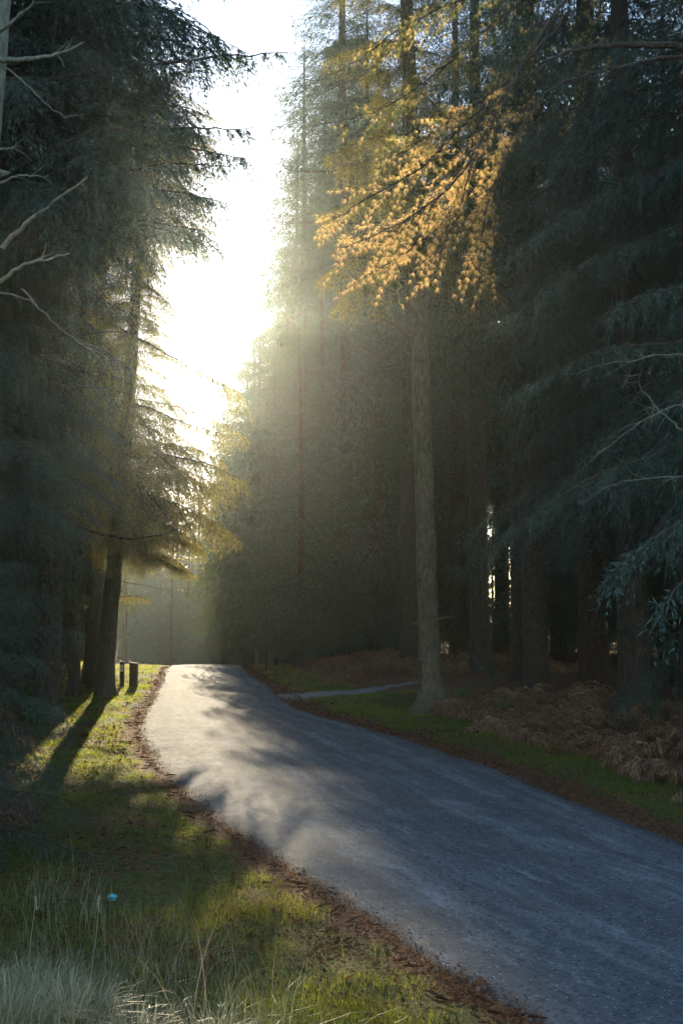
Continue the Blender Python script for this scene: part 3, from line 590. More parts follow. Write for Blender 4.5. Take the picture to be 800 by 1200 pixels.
for k, (pts, r0, hg, pm) in enumerate([
        ([(118, 372, 30), (165, 398, 29.6), (235, 436, 29.2), (285, 462, 29)], .05, (.4, 1.3), 40),
        ([(143, 560, 30.2), (190, 532, 29.6), (245, 543, 29.2), (288, 566, 29)], .045, (.3, .95), 44),
        ([(60, 590, 29), (100, 622, 28.8), (150, 632, 28.8), (195, 626, 28.6), (228, 610, 28.4)], .06, (.2, .6), 46),
        ([(150, 640, 30), (180, 652, 29.6), (222, 672, 29.3)], .03, (.15, .4), 80),
        ([(141, 700, 30.2), (156, 698, 29.8), (172, 702, 29.6)], .02, (.1, .25), 60),
        ([(146, 470, 30.2), (180, 480, 29.6), (225, 500, 29.3), (262, 508, 29)], .04, (.3, .9), 40),
        ([(146, 600, 30.2), (175, 585, 29.8), (205, 590, 29.5), (235, 640, 29.3)], .03, (.2, .6), 44),
        ([(150, 575, 31.2), (180, 556, 31), (215, 556, 30.8), (246, 572, 30.6)], .03, (.2, .7), 90), ([(152, 610, 31.4), (185, 596, 31.2), (220, 598, 31), (250, 612, 30.8)], .03, (.2, .6), 90),
        ([(150, 640, 31), (185, 628, 30.8), (215, 632, 30.6), (238, 646, 30.4)], .03, (.15, .5), 90), ([(150, 655, 30.8), (180, 648, 30.6), (205, 656, 30.3), (228, 674, 30)], .03, (.1, .4), 80), ([(146, 540, 31), (185, 520, 30.8), (225, 524, 30.6), (262, 540, 30.4)], .03, (.2, .8), 70),
        ([(143, 520, 30.3), (110, 530, 29.8), (80, 560, 29.5)], .03, (.3, .8), 40)]):
    droop_limb(LEAN, pts, r0, 500+k, hg, pm)
BACKL = tree('broad', -11.2, 42.0, 2.0, .85, 'spruce_tree', 'spruce behind the leaning spruce, its limbs glowing gold-green against the bright glade')
for k, (pts, r0, hg, pm, f0) in enumerate([([(90, 600, 39), (140, 590, 38.8), (190, 588, 38.5), (236, 600, 38)], .05, (.3, .9), 150, .68), ([(90, 650, 39), (140, 636, 38.8), (185, 626, 38.5), (226, 636, 38)], .05, (.2, .7), 150, .70),
        ([(90, 560, 39), (140, 535, 38.8), (190, 528, 38.5), (240, 545, 38)], .05, (.3, 1.1), 110, .5), ([(90, 640, 42), (140, 622, 41.5), (190, 612, 41), (238, 622, 40.5)], .05, (.2, .8), 150, .70),
        ([(90, 570, 42), (150, 556, 41.5), (200, 560, 41), (244, 580, 40.5)], .05, (.3, 1.1), 120, .6), ([(90, 520, 42), (150, 490, 41.5), (200, 496, 41), (235, 520, 40.5)], .05, (.3, 1.1), 60, .1), ([(90, 460, 42), (130, 440, 41.5), (175, 446, 41), (205, 468, 40.5)], .04, (.3, 1.), 60, .1)]):
    droop_limb(BACKL, pts, r0, 560+k, hg, pm, fw=.012, sl=.14, s0=f0)
for k, (pts, r0, hg, pm) in enumerate([([(-60, 120, 18), (60, 92, 17.5), (160, 78, 17), (260, 66, 16.7), (338, 62, 16.5)], .05, (.15, .55), 40),
        ([(0, 210, 18), (110, 150, 17.2), (200, 150, 17), (300, 150, 16.8)], .04, (.2, .6), 40), ([(0, 260, 18), (120, 205, 17.4), (205, 190, 17), (268, 196, 16.8)], .04, (.2, .7), 44),
        ([(0, 330, 18), (100, 270, 17.4), (170, 262, 17), (235, 285, 16.8)], .035, (.25, .8), 44), ([(-40, 20, 18), (100, 6, 17.4), (200, 20, 17), (262, 48, 16.8)], .04, (.25, .7), 44)]):
    droop_limb(TOPFIR, pts, r0, 520+k, hg, pm, 'teal')
for k, (pts, r0, hg, pm) in enumerate([([(900, 250, 17), (800, 262, 16.6), (700, 300, 16.4), (620, 352, 16.2), (575, 385, 16)], .04, (.2, .7), 42), ([(900, 150, 17), (800, 190, 16.6), (720, 215, 16.4), (640, 265, 16.2), (600, 300, 16)], .04, (.2, .7), 42),
        ([(900, 380, 16), (800, 400, 15.6), (700, 410, 15.4), (630, 445, 15.2), (590, 470, 15)], .04, (.2, .6), 38), ([(900, 500, 16), (800, 520, 15.6), (700, 555, 15.4), (640, 590, 15.2), (598, 625, 15)], .04, (.2, .7), 42),
        ([(900, 570, 14), (820, 600, 13.8), (750, 640, 13.6), (700, 690, 13.4)], .035, (.2, .7), 44), ([(920, 620, 13.5), (840, 650, 13.3), (790, 690, 13.2), (760, 740, 13)], .03, (.2, .6), 44), ([(900, 60, 17), (800, 90, 16.6), (700, 130, 16.4), (640, 190, 16.2)], .04, (.2, .7), 40),
        ([(900, 320, 15), (820, 330, 14.8), (760, 345, 14.6), (700, 372, 14.4)], .03, (.2, .6), 40)]):
    droop_limb(RFIR, pts, r0, 580+k, hg, pm*.62, 'teal', fw=.009, sl=.15, up=.2)
for k, pts in enumerate([[(880, 430, 13.5), (790, 412, 13.2), (720, 425, 13), (660, 440, 12.9)], [(880, 470, 13.5), (800, 470, 13.2), (740, 500, 13), (690, 540, 12.9)], [(800, 505, 13.3), (760, 470, 13.2), (745, 445, 13), (752, 430, 13)], [(880, 540, 13.4), (800, 560, 13.2), (730, 560, 13), (680, 590, 12.9)]]):
    P, L = smooth_path([at(*p) for p in pts], 16); W = Soup(); r = np.random.default_rng(k+70); O = np.array(RFIR.location); P = P - O + r.normal(0, .015, P.shape); W.tube(P, np.linspace(.012, .003, 16), 5)
    for c in range(12):
        i = r.integers(3, 15); e = P[i] + np.array((r.uniform(-.35, .05), r.uniform(-.2, .2), r.uniform(-.3, .2))); W.tube(np.array([P[i], (P[i]+e)/2+r.normal(0, .02, 3), e]), [.004, .003, .0015], 3)
    link('dead_branch', W.mesh('dead_branch', M['lichen']), RFIR)
MIDR = tree('broad', 1.6, 50.5, 1.0, .95, 'spruce_tree', 'conifer whose long level limbs reach left over the far roadside, above the brow')
for k, (pts, r0, hg, pm) in enumerate([([(400, 610, 46), (330, 600, 44), (280, 592, 43), (238, 583, 42.5)], .07, (.3, 1.1), 34), ([(400, 690, 46), (340, 668, 44), (270, 664, 43), (212, 655, 42.5)], .06, (.3, .9), 34),
        ([(390, 520, 46), (340, 500, 44), (290, 512, 43), (250, 528, 42.5)], .06, (.3, 1.1), 30), ([(400, 450, 46), (340, 420, 44), (290, 408, 43), (245, 412, 42.5)], .05, (.3, 1.), 28), ([(410, 380, 46), (360, 352, 45), (300, 348, 44)], .05, (.3, 1.), 26)]):
    droop_limb(MIDR, pts, r0, 540+k, hg, pm, 'spruce', fw=.013, sl=.16)
for k, (y0_, x1_, y1_) in enumerate([(92, 305, 112), (125, 296, 150), (160, 284, 186), (192, 272, 214), (220, 262, 244), (246, 264, 268), (268, 274, 290), (60, 318, 84)]):
    droop_limb(HZ, [(420, y0_, 61), (380, y0_+2, 60.5), (335, y0_+8, 60), (x1_, y1_, 59.6)], .05, 620+k, (.4, 1.3), 60, 'spruce', fw=.03, sl=.26, up=.25)
for k, (pts, hg) in enumerate([([(60, 250, 18), (140, 222, 17.5), (200, 222, 17.2), (272, 240, 17)], (.3, .8)), ([(60, 180, 18), (140, 168, 17.5), (210, 172, 17.2), (290, 186, 17)], (.25, .7)), ([(60, 60, 18), (140, 40, 17.5), (190, 45, 17.2), (245, 60, 17)], (.2, .6)),
        ([(40, 300, 18), (100, 262, 17.5), (160, 258, 17.2), (240, 270, 17)], (.2, .6))]):
    droop_limb(TOPFIR, [(a, b, c) for a, b, c in pts], .035, 640+k, hg, 60, 'teal', fw=.008, sl=.12)
# bare limbs of the pale trunk and hazy trees that cross the bright sky
for k, (pts, r0) in enumerate([([(468, 178, 25.8), (425, 196, 25.4), (370, 203, 25), (318, 196, 24.8)], .028), ([(470, 262, 25.8), (400, 262, 25.3), (340, 262, 25), (282, 256, 24.8)], .018), ([(470, 120, 25.8), (410, 140, 25.4), (350, 150, 25), (300, 148, 24.8)], .02),
        ([(468, 60, 26), (420, 70, 25.5), (365, 100, 25.2), (325, 104, 25)], .02), ([(478, 395, 25.7), (460, 378, 25.4), (440, 372, 25.2), (428, 377, 25)], .03), ([(470, 310, 25.8), (420, 300, 25.3), (360, 318, 25), (320, 340, 24.8)], .015)]):
    P, L = smooth_path([at(*p) for p in pts], 22); W = Soup(); r = np.random.default_rng(k+170); O = np.array(PALE.location); P = P - O + r.normal(0, .012, P.shape); W.tube(P, np.linspace(r0, .003, 22), 5)
    for c in range(26 if k != 4 else 5):
        i = r.integers(4, 21); l = r.uniform(.2, .9)*(1 if k != 4 else .3); e = P[i] + unit(np.array((r.uniform(-1, .1), r.uniform(-.6, .6), r.uniform(-.9, .7))))*l; m_ = (P[i]+e)/2 + r.normal(0, .04, 3); W.tube(np.array([P[i], m_, e]), [.006, .004, .002], 3)
        e2 = m_ + unit(np.array((r.uniform(-1, .2), r.uniform(-.6, .6), r.uniform(-.9, .5))))*l*.5; W.tube(np.array([m_, e2]), [.004, .0015], 3)
    link('dead_branch', W.mesh('dead_branch', M['bark']), PALE)
# lichened dead-branched trunk at the left edge
lt = empty('tree', (-3.33, 9.0, tz(-3.33, 9.0)-.03)); tag(lt, 'slim lichened trunk with bare broken branches at the left edge of the picture', 'tree')
LO = np.array(lt.location)
Tl, _ = trunk_soup(12, .10, .05, 44, 1.3, 14, lean=(.062, 0), wig=.02, knots=26); link('trunk', Tl.mesh('trunk', M['lichen'], True), lt)
for k, (pts, r0) in enumerate([([(-12, 70), (20, 70), (60, 66), (80, 60), (98, 51)], .026), ([(-10, 45), (12, 28), (30, 14), (44, -6)], .02),
        ([(-4, 218), (18, 206), (34, 206), (57, 207)], .012), ([(2, 292), (28, 262), (60, 240), (85, 222), (104, 208)], .022), ([(0, 332), (22, 312), (50, 304), (82, 297)], .018),
        ([(-4, 344), (12, 343), (38, 353)], .009), ([(24, 336), (52, 368), (80, 392), (108, 412)], .007), ([(-5, 176), (6, 174), (18, 172)], .012), ([(8, 78), (40, 108), (64, 132), (80, 138)], .008)]):
    P, L = smooth_path([at(a, b, 8.9-.1*i) for i, (a, b) in enumerate(pts)], 14); W = Soup(); r = np.random.default_rng(k)
    P = P + r.normal(0, .006, P.shape); W.tube(P-LO, np.linspace(r0, r0*.25, 14), 7)
    for c in range(3):
        i = r.integers(5, 13); e = P[i] + np.array((r.uniform(.02, .2), r.uniform(-.1, .1), r.uniform(-.12, .14))); W.tube(np.array([P[i], (P[i]+e)/2+.01, e])-LO, [r0*.35, r0*.2, .002], 4)
    link('dead_branch', W.mesh('dead_branch', M['lichen'], True), lt)
# spruce sapling low at the left edge
hero('spruce_sapling', 'young blue-green spruce poking in low from the left edge above the dead bracken',
     -4.1, 11.2, 4.0, .05, 36, 'bark', B_FINE, 60, .25, 3.8, 1.75, el0=-5, el1=30, Lb=2.4, shape=.6)

# ------------------------------------------------------------ bracken, ferns, grass, litter
def frond(seed, L=.9, arch=.55, droopy=.7, n=11, wd=.34, curl=.5):
    r = np.random.default_rng(seed); S = Soup(); s = np.linspace(0, 1, n+3)
    P = np.stack([L*.75*s**1.1, .06*L*np.sin(s*3+seed), L*(arch*2.2*s - arch*2.2*droopy*s*s*1.05)], 1); T = unit(np.gradient(P, axis=0))
    S.tube(P, np.linspace(.006, .002, n+3), 3, .6)
    for i in range(3, n+2):
        for sg in (-1, 1):
            l = L*wd*(1-abs((i-4)/(n+1)))**.7*r.uniform(.7, 1.2); sd = np.array((-T[i][1], T[i][0], 0))*sg
            d = unit(T[i]*.45 + sd + np.array((0, 0, r.uniform(-curl, .2)))); c = P[i]; q = np.linspace(0, 1, 3)
            C = c + d*(l*q)[:, None] - np.array((0, 0, 1))*(curl*l*.8*q*q)[:, None]
            up = unit(np.cross(d, r.normal(0, .4, 3)+np.array((0, 0, 1.))))
            for k in range(2):
                w = l*.10*(1-k/2.6)
                S.tris(C[k][None], C[k+1][None], (C[k]+up*w+d*w*.5)[None], r.uniform(.2, .9)); S.tris(C[k][None], C[k+1][None], (C[k]-up*w+d*w*.5)[None], r.uniform(.2, .9))
    return S.get()
BF = [frond(i, L=.9, arch=.42+.06*i, droopy=.85+.05*i, curl=.8) for i in range(5)]
def bracken_bank(name, label, pts, seed, s=(.6, 1.2), mat='bracken', fr=BF, per=6, tl=(-.2, .25), cat=None):
    r = np.random.default_rng(seed); S = Soup()
    for x, y in pts:
        z = tz(x, y); sc_ = r.uniform(*s); tt_ = r.uniform(*tl)
        for k in range(per):
            V, Fc, T = fr[r.integers(len(fr))]; S.add(xf(V, r.uniform(0, 6.28), r.uniform(-.5, .35), (x+r.normal(0, .12), y+r.normal(0, .12), z-.03), sc_*r.uniform(.6, 1.1), r.uniform(-.4, .4)), Fc, np.clip(T+tt_, 0, 1))
    o = link(name, S.mesh(name, M[mat])); tag(o, label, cat or 'bracken', kind='stuff'); return o
r = np.random.default_rng(5)
def region(n, fx, y0, y1, ok):
    out = []
    while len(out) < n:
        y = r.uniform(y0, y1); x = fx(y); 
        if ok(x, y): out.append((x, y))
    return out
bracken_bank('bracken', 'bank of brown dead bracken on the right behind the grass verge', region(430, lambda y: float(xr(y)) + 1.7 + 5.5*r.random()**1.3, 10.5, 27, lambda x, y: x > 2.6 + .5*math.sin(y*1.7) or y < 21), 1, (.45, 1.0))
bracken_bank('bracken', 'low brown dead bracken beyond the side track, round the wooden posts', region(230, lambda y: r.uniform(-2.9, 7), 34.5, 46, lambda x, y: x > float(xr(y))+(1.9 if x < -.3 else 1.1) and path_dist(x, y) > .7), 2, (.6, 1.1))
bracken_bank('bracken', 'brown dead bracken heaped at the left edge of the verge', region(70, lambda y: float(xl(y)) - r.uniform(2.1, 5.5), 12.0, 21, lambda x, y: True), 3, (.55, 1.05), tl=(-.25, .1))
bracken_bank('bracken', 'dead bracken and low growth under the dark trees at left', region(60, lambda y: float(xl(y)) - r.uniform(2.6, 8), 21, 34, lambda x, y: True), 4, (.4, .8), tl=(-.3, 0))
GF = [frond(20+i, L=.8, arch=.65, droopy=.6, curl=.35, wd=.24) for i in range(4)]
def fern(x, y, s, label, seed, per=9, group=None):
    rr_ = np.random.default_rng(seed); root = empty('fern', (x, y, tz(x, y)-.02), 0, s)
    for k in range(per):
        V, Fc, T = GF[k % 4]; V = xf(V, k*6.283/per + rr_.uniform(-.3, .3), rr_.uniform(-.5, .1), (0, 0, 0), rr_.uniform(.7, 1.1))
        link('frond', mesh_np('frond', V, Fc, M['fern'], T), root)
    tag(root, label, 'fern', group)
a = at(60, 850, 23); fern(a[0], 22.0, 1.15, 'dark green fern spreading at the back of the left verge', 1)
for k, (x, y, s, l) in enumerate([(1.15, 27.3, .8, 'dark low fern just left of the foot of the pale roadside trunk'), (2.9, 26.6, .75, 'dark fern just right of the foot of the pale roadside trunk'), (4.0, 29.5, .9, 'dark fern under the trees right of the pale roadside trunk'),
        (-7.6, 26.5, .9, 'dark fern left of the leaning spruce'), (-5.6, 13.2, .8, 'green fern among dead bracken at the left edge'), (3.4, 24.0, .8, 'small fern where grass verge meets bracken on the right'), (5.8, 21.0, .9, 'green fern among the bracken on the right bank')]):
    fern(x, y, s, l, 10+k)
# short grass on the verges
def grass_field(name, n, sx, y0, y1, dens, h, w0, seed, mat, p=1.6, lay=.5, dryness=.0, seg=1):
    r = np.random.default_rng(seed); yy_ = (y0**(1-p) + r.random(n*4)*(y1**(1-p)-y0**(1-p)))**(1/(1-p)); xx_ = sx(yy_, r)
    keep = r.random(len(yy_)) < dens(xx_, yy_); xx_, yy_ = xx_[keep][:n], yy_[keep][:n]; m = len(xx_)
    zz = terrain(xx_, yy_) - .01; B0 = np.stack([xx_, yy_, zz], 1); a = r.uniform(0, 6.283, m)
    hh = h*r.uniform(.5, 1.35, m)*(.7+.6*(fbm(xx_*1.5, yy_*1.5, seed)+.5)); hh = np.maximum(hh, .015)[:, None]
    ln = np.stack([np.cos(a), np.sin(a), 0*a], 1)*r.uniform(.1, lay*2, (m, 1)); w = np.stack([-np.sin(a), np.cos(a), 0*a], 1)*(w0*np.maximum(1, yy_/9))[:, None]
    a2 = r.uniform(0, 6.283, m); w = np.stack([np.cos(a2), np.sin(a2), 0*a2], 1)*np.linalg.norm(w, axis=1)[:, None]
    T = np.clip(.35 + .35*fbm(xx_*.8, yy_*.8, seed+5) + r.normal(0, .18, m) + dryness, 0, 1); S = Soup(); up = np.array((0, 0, 1.))
    if seg == 1:
        mid = B0 + (up + ln*.35)*hh*.55; tip = B0 + (up*.85 + ln)*hh
        S.tris(B0-w, B0+w, mid+w*.5, T); S.tris(mid-w*.1, mid+w*.6, tip, T)
    else:
        prev = B0; pw_ = w
        for k in range(1, seg+1):
            t = k/seg; c = B0 + (up*(t - .35*t**3*np.linalg.norm(ln, axis=1, keepdims=True)) + ln*t**2.2*.9)*hh; nw = w*(1-t)**.6
            S.quads(prev-pw_, prev+pw_, c+nw, c-nw, T); prev, pw_ = c, nw
    o = link(name, S.mesh(name, M[mat])); return o
gd = lambda x, y: np.clip(grassiness(x, y)*1.1 + 1.3*fbm(x*.9, y*.9, 12) + .5*fbm(x*4, y*4, 15) - .42, .02, 1)*(path_dist(x, y) > .1)
tag(grass_field('grass', 110000, lambda y, r: xl(y) - .12 - 6.0*r.random(len(y)), 4.0, 48, gd, .08, .0030, 61, 'grass'), 'short green grass covering the left verge', 'grass', kind='stuff')
tag(grass_field('grass', 55000, lambda y, r: xr(y) + .25 + 4.2*r.random(len(y)), 9.5, 48, gd, .07, .003, 62, 'grass', 1.3), 'short green grass along the right verge and round the side track', 'grass', kind='stuff')
fd = lambda x, y: np.clip(.5 + 1.2*fbm(x*1.2, y*1.2, 41), .03, 1)*sstep(xl(y)-x, 1.1, 2.2)*sstep(8.2-y-.35*(x+1), 0, 2.0)
tag(grass_field('tall_grass', 7500, lambda y, r: -4.2 + 5.2*r.random(len(y)), 4.0, 8.5, fd, .34, .0022, 63, 'drygrass', 1.2, .55, -.1, 5), 'pale dry long grass in the foreground at the lower left', 'grass', kind='stuff')
tag(grass_field('tall_grass', 2600, lambda y, r: -4.6 + 4.4*r.random(len(y)), 5.0, 10.5, lambda x, y: .5*sstep(xl(y)-x, 1.0, 2.4)*np.clip(.4+fbm(x*2, y*2, 8), 0, 1), .42, .0016, 64, 'drygrass', 1.2, .35, .2, 5), 'thin pale grass stems standing above the left verge', 'grass', kind='stuff')
def tussock(x, y, label, seed, n=520, h=.42):
    r = np.random.default_rng(seed); S = Soup(); a = r.uniform(0, 6.283, n); rd = np.abs(r.normal(0, .09, n)); B0 = np.stack([rd*np.cos(a), rd*np.sin(a), 0*a], 1)
    hh = h*r.uniform(.5, 1.15, (n, 1)); a += r.normal(0, .5, n); ln = np.stack([np.cos(a), np.sin(a), 0*a], 1)*r.uniform(.25, 1.0, (n, 1)); w = np.stack([-np.sin(a), np.cos(a), 0*a], 1)*.0038
    T = np.clip(r.normal(.62, .34, n), 0, 1); prev, pw_ = B0, w
    for k in range(1, 7):
        t = k/6; c = B0 + np.array((0, 0, 1.))*hh*(t - .62*t**2.6*np.linalg.norm(ln, axis=1, keepdims=True)) + ln*hh*t**1.7*.85; nw = w*(1-t)**.55
        S.quads(prev-pw_, prev+pw_, c+nw, c-nw, T); prev, pw_ = c, nw
    o = link('grass_tussock', S.mesh('grass_tussock', M['drygrass'])); o.location = (x, y, tz(x, y)-.02); tag(o, label, 'grass tussock')
for k, (px, Y, l) in enumerate([(20, 4.9, 'pale dry grass tussock in the bottom left corner'), (95, 5.1, 'pale arching grass tussock right of the corner tussock'), (60, 5.9, 'pale dry grass tussock behind the two corner tussocks'),
        (165, 5.0, 'dry grass tussock at the bottom edge left of the green patch'), (255, 5.3, 'thin dry grass tussock at the bottom edge, furthest right'), (5, 6.8, 'dry grass tussock at the left edge in front of the bracken')]):
    x = (px-400)/F*Y; tussock(x, Y, l, 80+k, 420 if k > 2 else 620, .30 if k > 2 else .40)
# seed stalks
def stalk(px, Y, h, label, seed, dark):
    r = np.random.default_rng(seed); x = (px-400)/F*Y; W = Soup(); s = np.linspace(0, 1, 9); P = np.stack([.03*h*np.sin(s*4+seed), .02*s, h*s], 1)
    root = empty('dead_stalk', (x, Y, tz(x, Y)-.01)); W.tube(P, np.linspace(.0035, .0016, 9), 5, .3 if dark else .8); link('stem', W.mesh('stem', M['bracken'] if dark else M['drygrass']), root)
    S = Soup()
    for k in range(26):
        c = P[-1] - np.array((0, 0, r.uniform(-.02, .12)*h)); d = unit(r.normal(0, 1, 3)+np.array((0, 0, .8)))*.03; w = unit(np.cross(d, (0, 0, 1.)))*.004
        S.tris((c-w)[None], (c+w)[None], (c+d)[None], .2 if dark else .85)
    link('seed_head', S.mesh('seed_head', M['bracken'] if dark else M['drygrass']), root); tag(root, label, 'dead stalk')
stalk(246, 7.0, .42, 'thin dark dead stalk standing alone in the left verge', 1, True)
stalk(178, 7.3, .36, 'short dark dead stalk left of the lone dark one', 2, True)
stalk(48, 6.6, .62, 'tall pale grass stalk near the left edge', 3, False)
stalk(118, 6.3, .66, 'tall pale grass stalk between the corner tussocks and the blue litter', 4, False)
# brown litter
def litter(name, n, sx, y0, y1, dens, size, seed, p=1.5, label=None, rise=0):
    r = np.random.default_rng(seed); y = (y0**(1-p) + r.random(n*3)*(y1**(1-p)-y0**(1-p)))**(1/(1-p)); x = sx(y, r); k = r.random(len(y)) < dens(x, y); x, y = x[k][:n], y[k][:n]; m = len(x)
    z = np.maximum(terrain(x, y), base_z(x, y) - .022 + .085*np.clip(4*np.clip((x-xl(y))/(xr(y)-xl(y)), 0, 1)*(1-np.clip((x-xl(y))/(xr(y)-xl(y)), 0, 1)), 0, 1)**.7) + .008
    C = np.stack([x, y, z + np.abs(r.normal(0, .008, m)) + rise*r.random(m)], 1); a = r.uniform(0, 6.28, m); sz = (size*r.lognormal(-.2, .5, m)*np.maximum(1, y/14))[:, None]
    d = np.stack([np.cos(a), np.sin(a), r.normal(0, .35, m)], 1)*sz; e = np.stack([-np.sin(a), np.cos(a), r.normal(0, .5, m)], 1)*sz*r.uniform(.2, .6, (m, 1)); S = Soup()
    S.tris(C-d, C+d-e, C+d*.7+e*1.3, np.clip(r.beta(1.6, 2.2, m), 0, 1)); o = link(name, S.mesh(name, M['litter'])); tag(o, label, 'leaf litter', kind='stuff')
litter('leaf_litter', 60000, lambda y, r: xl(y) + .28 - np.abs(r.normal(0, 1.0, len(y))) - .1*r.random(len(y)), 5.5, 46, lambda x, y: np.clip(.8*np.exp(-np.abs(xl(y)-x+.02)/.12) + .12 + .6*fbm(x*1.3, y*1.3, 77), 0, 1), .008, 71, label='brown leaves and needles strewn along the left road edge')
litter('leaf_litter', 36000, lambda y, r: xr(y) - .25 + np.abs(r.normal(0, 1.0, len(y))), 9.5, 46, lambda x, y: np.clip(.8*np.exp(-np.abs(x-xr(y)-.1)/.25) + .3 + .5*fbm(x, y, 79), 0, 1), .011, 72, rise=.015, label='brown leaves and needles strewn along the right road edge')
litter('leaf_litter', 38000, lambda y, r: xl(y) - .3 - 4.8*r.random(len(y)), 4.5, 24, lambda x, y: np.clip(.5 + 1.0*fbm(x*.9, y*.9, 78), .1, 1), .016, 73, rise=.018, label='dead leaves scattered through the grass of the left verge')
# bark chips and sticks beside the left edge
S = Soup(); r = np.random.default_rng(9)
for k in range(140):
    y = 6.5 + 26*r.random()**1.6; x = float(xl(y)) - r.normal(.12, .16); a = r.uniform(0, 6.28); l = r.uniform(.03, .12); z = tz(x, y)+.015
    S.tube([(x-l*math.cos(a), y-l*math.sin(a), z), (x, y, z+.012), (x+l*math.cos(a), y+l*math.sin(a), z+r.uniform(0, .02))], [.004, r.uniform(.006, .014), .004], 4, r.uniform(0, .5))
tag(link('sticks', S.mesh('sticks', M['litter'])), 'small sticks and bark chips along the left road edge', 'sticks', kind='stuff')
# pale loose stones near the left edge of the asphalt
S = Soup()
for k in range(150):
    y = 7.0 + 4.5*r.random()**1.5; x = float(xl(y)) + .10 + .55*r.random()**1.5; q = r.uniform(.004, .013); z = float(base_z(np.array(x), np.array(y))) + .012; V = unit(r.normal(0, 1, (6, 3)))*q
    V[:, 2] *= .6; V = np.array([(q, 0, 0), (-q, 0, 0), (0, q*.8, 0), (0, -q*.8, 0), (0, 0, q*.7), (0, 0, -q*.7)])*r.uniform(.7, 1.2, (6, 3)) + (x, y, z+.004)
    S.add(V, [(0, 2, 4), (2, 1, 4), (1, 3, 4), (3, 0, 4), (2, 0, 5), (1, 2, 5), (3, 1, 5), (0, 3, 5)], .5)
tag(link('gravel', S.mesh('gravel', M['gravel'])), 'loose pale grit near the left edge of the asphalt', 'gravel', kind='stuff')
# turquoise litter
m, N, L, P = newmat('turquoise_plastic'); P.inputs['Base Color'].default_value = (.12, .45, .45, 1); P.inputs['Roughness'].default_value = .25; M['plastic'] = m
r = np.random.default_rng(3); th, ph = np.meshgrid(np.linspace(0, 6.283, 13)[:-1], np.linspace(.25, 2.9, 8)); rad = .030*(1+.35*r.normal(0, 1, th.shape))
V = np.stack([1.25*rad*np.sin(ph)*np.cos(th), rad*np.sin(ph)*np.sin(th), .75*rad*np.cos(ph)], -1).reshape(-1, 3)
i = np.arange(7)[:, None]*12; j = np.arange(12)[None]; j2 = (j+1) % 12; Q = np.stack([i+j, i+12+j, i+12+j2, i+j2], -1).reshape(-1, 4)
lo = link('plastic_wrapper', mesh_np('plastic_wrapper', V, Q, M['plastic'])); lo.location = (-1.98, 9.82, tz(-1.98, 9.82)+.045); tag(lo, 'small crumpled turquoise plastic wrapper lying on the left verge', 'litter')
# wooden posts
def woodmat(name, a, b):
    m, N, L, P = newmat(name); mp = N.new('ShaderNodeMapping'); mp.inputs['Scale'].default_value = (22, 22, 2); L.new(obj_pos(N), mp.inputs[0])
    n1 = noise(N, L, 2, 6, mp.outputs[0], .7); L.new(ramp(N, L, n1, [(.3, a), (.7, b)]), P.inputs['Base Color']); P.inputs['Roughness'].default_value = .85; bump(N, L, n1, P, .6, .01); return m
M['wood_dark'] = woodmat('dark_weathered_wood', (.03, .022, .016), (.10, .075, .05)); M['wood_green'] = woodmat('mossy_wood', (.045, .045, .025), (.12, .115, .065))
def box_bm(w, d, h, slant=0.0, bev=.008, x0=0, y0=0, z0=0):
    import bmesh
    bm = bmesh.new(); bmesh.ops.create_cube(bm, size=1)
    for v in bm.verts:
        top = v.co.z > 0; v.co = Vector((x0 + v.co.x*w, y0 + v.co.y*d, z0 + (h + (slant if v.co.x > 0 else 0) if top else 0)))
    bmesh.ops.bevel(bm, geom=bm.edges[:], offset=bev, segments=2, affect='EDGES'); return bm
def bm_obj(name, bm, mat, parent):
    me = bpy.data.meshes.new(name); bm.to_mesh(me); bm.free(); me.materials.append(mat); return link(name, me, parent)
def post(px, Y, top, w, d, mat, label, slant=0.0, cat='post', name='wooden_post'):
    p = at(px, top, Y); z = tz(p[0], Y)-.1; e = empty(name, (p[0], Y, z), random.uniform(-.2, .2)); bm_obj('shaft', box_bm(w, d, p[2]-z, slant), mat, e); tag(e, label, cat); return e, p[2]-z
e, h = post(143.5, 33.9, 775, .13, .12, M['wood_dark'], 'thinner dark waymark post with a small white plate, beside the leaning spruce', name='waymark_post')
m, N, L, P = newmat('white_plate'); P.inputs['Base Color'].default_value = (.62, .62, .58, 1); P.inputs['Roughness'].default_value = .5; M['plate'] = m
m, N, L, P = newmat('black_print'); P.inputs['Base Color'].default_value = (.02, .02, .02, 1); M['print'] = m
bm_obj('plate', box_bm(.10, .008, .20, 0, .002, 0, -.066, h-.30), M['plate'], e)
pl = e.children[-1]
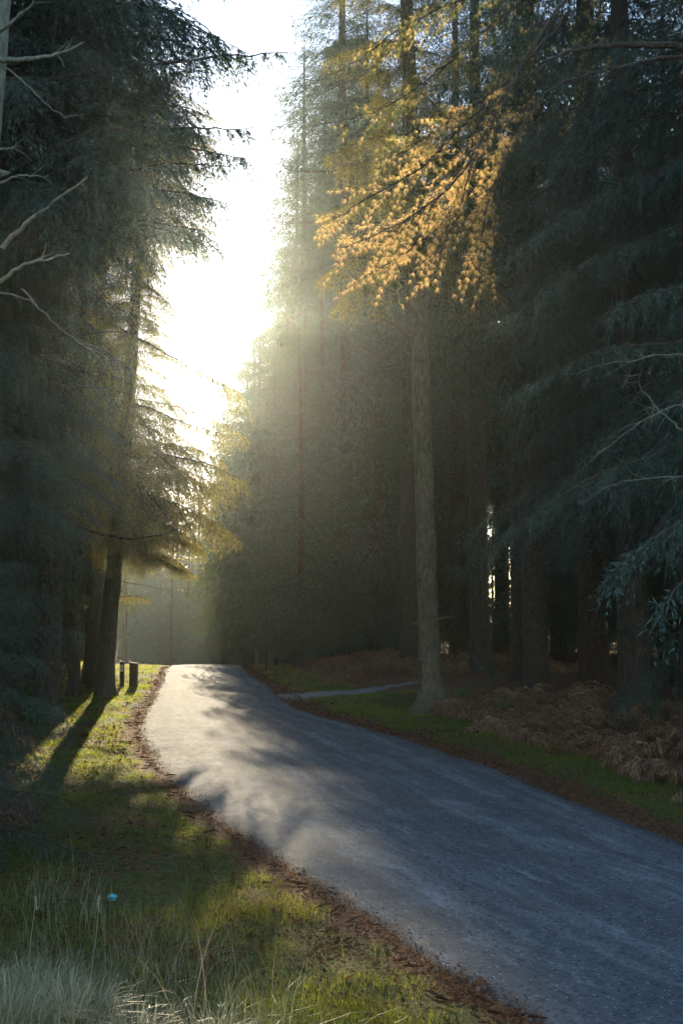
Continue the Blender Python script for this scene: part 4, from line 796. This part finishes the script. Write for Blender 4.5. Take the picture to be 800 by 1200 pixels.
for nm, w_, h_, x_, z_ in (('mark', .016, .085, -.025, h-.27), ('mark', .016, .085, .025, h-.27), ('mark', .066, .018, 0, h-.184), ('mark', .05, .014, 0, h-.14)):
    bm_obj(nm, box_bm(w_, .004, h_, 0, .0008, x_, -.0725, z_), M['print'], pl)
e2, h2 = post(157, 33.6, 776, .24, .14, M['wood_dark'], 'thick dark wooden post standing right of the waymark post', -.03)
bm_obj('badge', box_bm(.06, .008, .06, 0, .002, .06, -.076, h2-.12), M['wood_green'], e2)
post(301, 42.6, 759, .16, .14, M['wood_green'], 'wooden post with a pale top beside the bright grass, leftmost of the far fence posts', .01)
e3, h3 = post(318, 42.2, 757, .15, .14, M['wood_green'], 'mossy wooden post at the left end of the bracken bank')
post(312, 43.4, 758, .10, .12, M['wood_dark'], 'thin dark post just left of the mossy post')
post(345, 42.6, 758, .13, .12, M['wood_dark'], 'brown wooden post at the right end of the short rail')
p = at(333, 759, 42.8); q = at(343, 759, 42.8); rl = empty('rail', (p[0], 42.8, p[2]-.02)); bm_obj('board', box_bm(q[0]-p[0]+.1, .05, .12, 0, .006, (q[0]-p[0])/2, 0, -.06), M['wood_green'], rl); tag(rl, 'short mossy wooden rail between the far posts', 'fence rail')
hz = bpy.data.meshes.new('haze')
x0, x1, y0, y1, z0, z1 = -1000, 1000, -450, 1600, -30, 46
vs = [(x, y, z) for z in (z0, z1) for x, y in ((x0, y0), (x1, y0), (x1, y1), (x0, y1))]
hz.from_pydata(vs, [], [(3, 2, 1, 0), (4, 5, 6, 7), (0, 1, 5, 4), (1, 2, 6, 5), (2, 3, 7, 6), (3, 0, 4, 7)])
m = bpy.data.materials.new('morning_haze'); m.use_nodes = True; nt = m.node_tree; nt.nodes.remove(nt.nodes['Principled BSDF'])
pv = nt.nodes.new('ShaderNodeVolumePrincipled'); pv.inputs['Density'].default_value = HAZE; pv.inputs['Color'].default_value = (.86, .97, .93, 1)
pv.inputs['Anisotropy'].default_value = .87
nt.links.new(pv.outputs[0], nt.nodes['Material Output'].inputs['Volume']); hz.materials.append(m)
if HAZE>0: tag(link('haze', hz), kind='stuff')
print('TRIS', sum(len(me.polygons) for me in bpy.data.meshes), 'OBJS', len(bpy.data.objects))
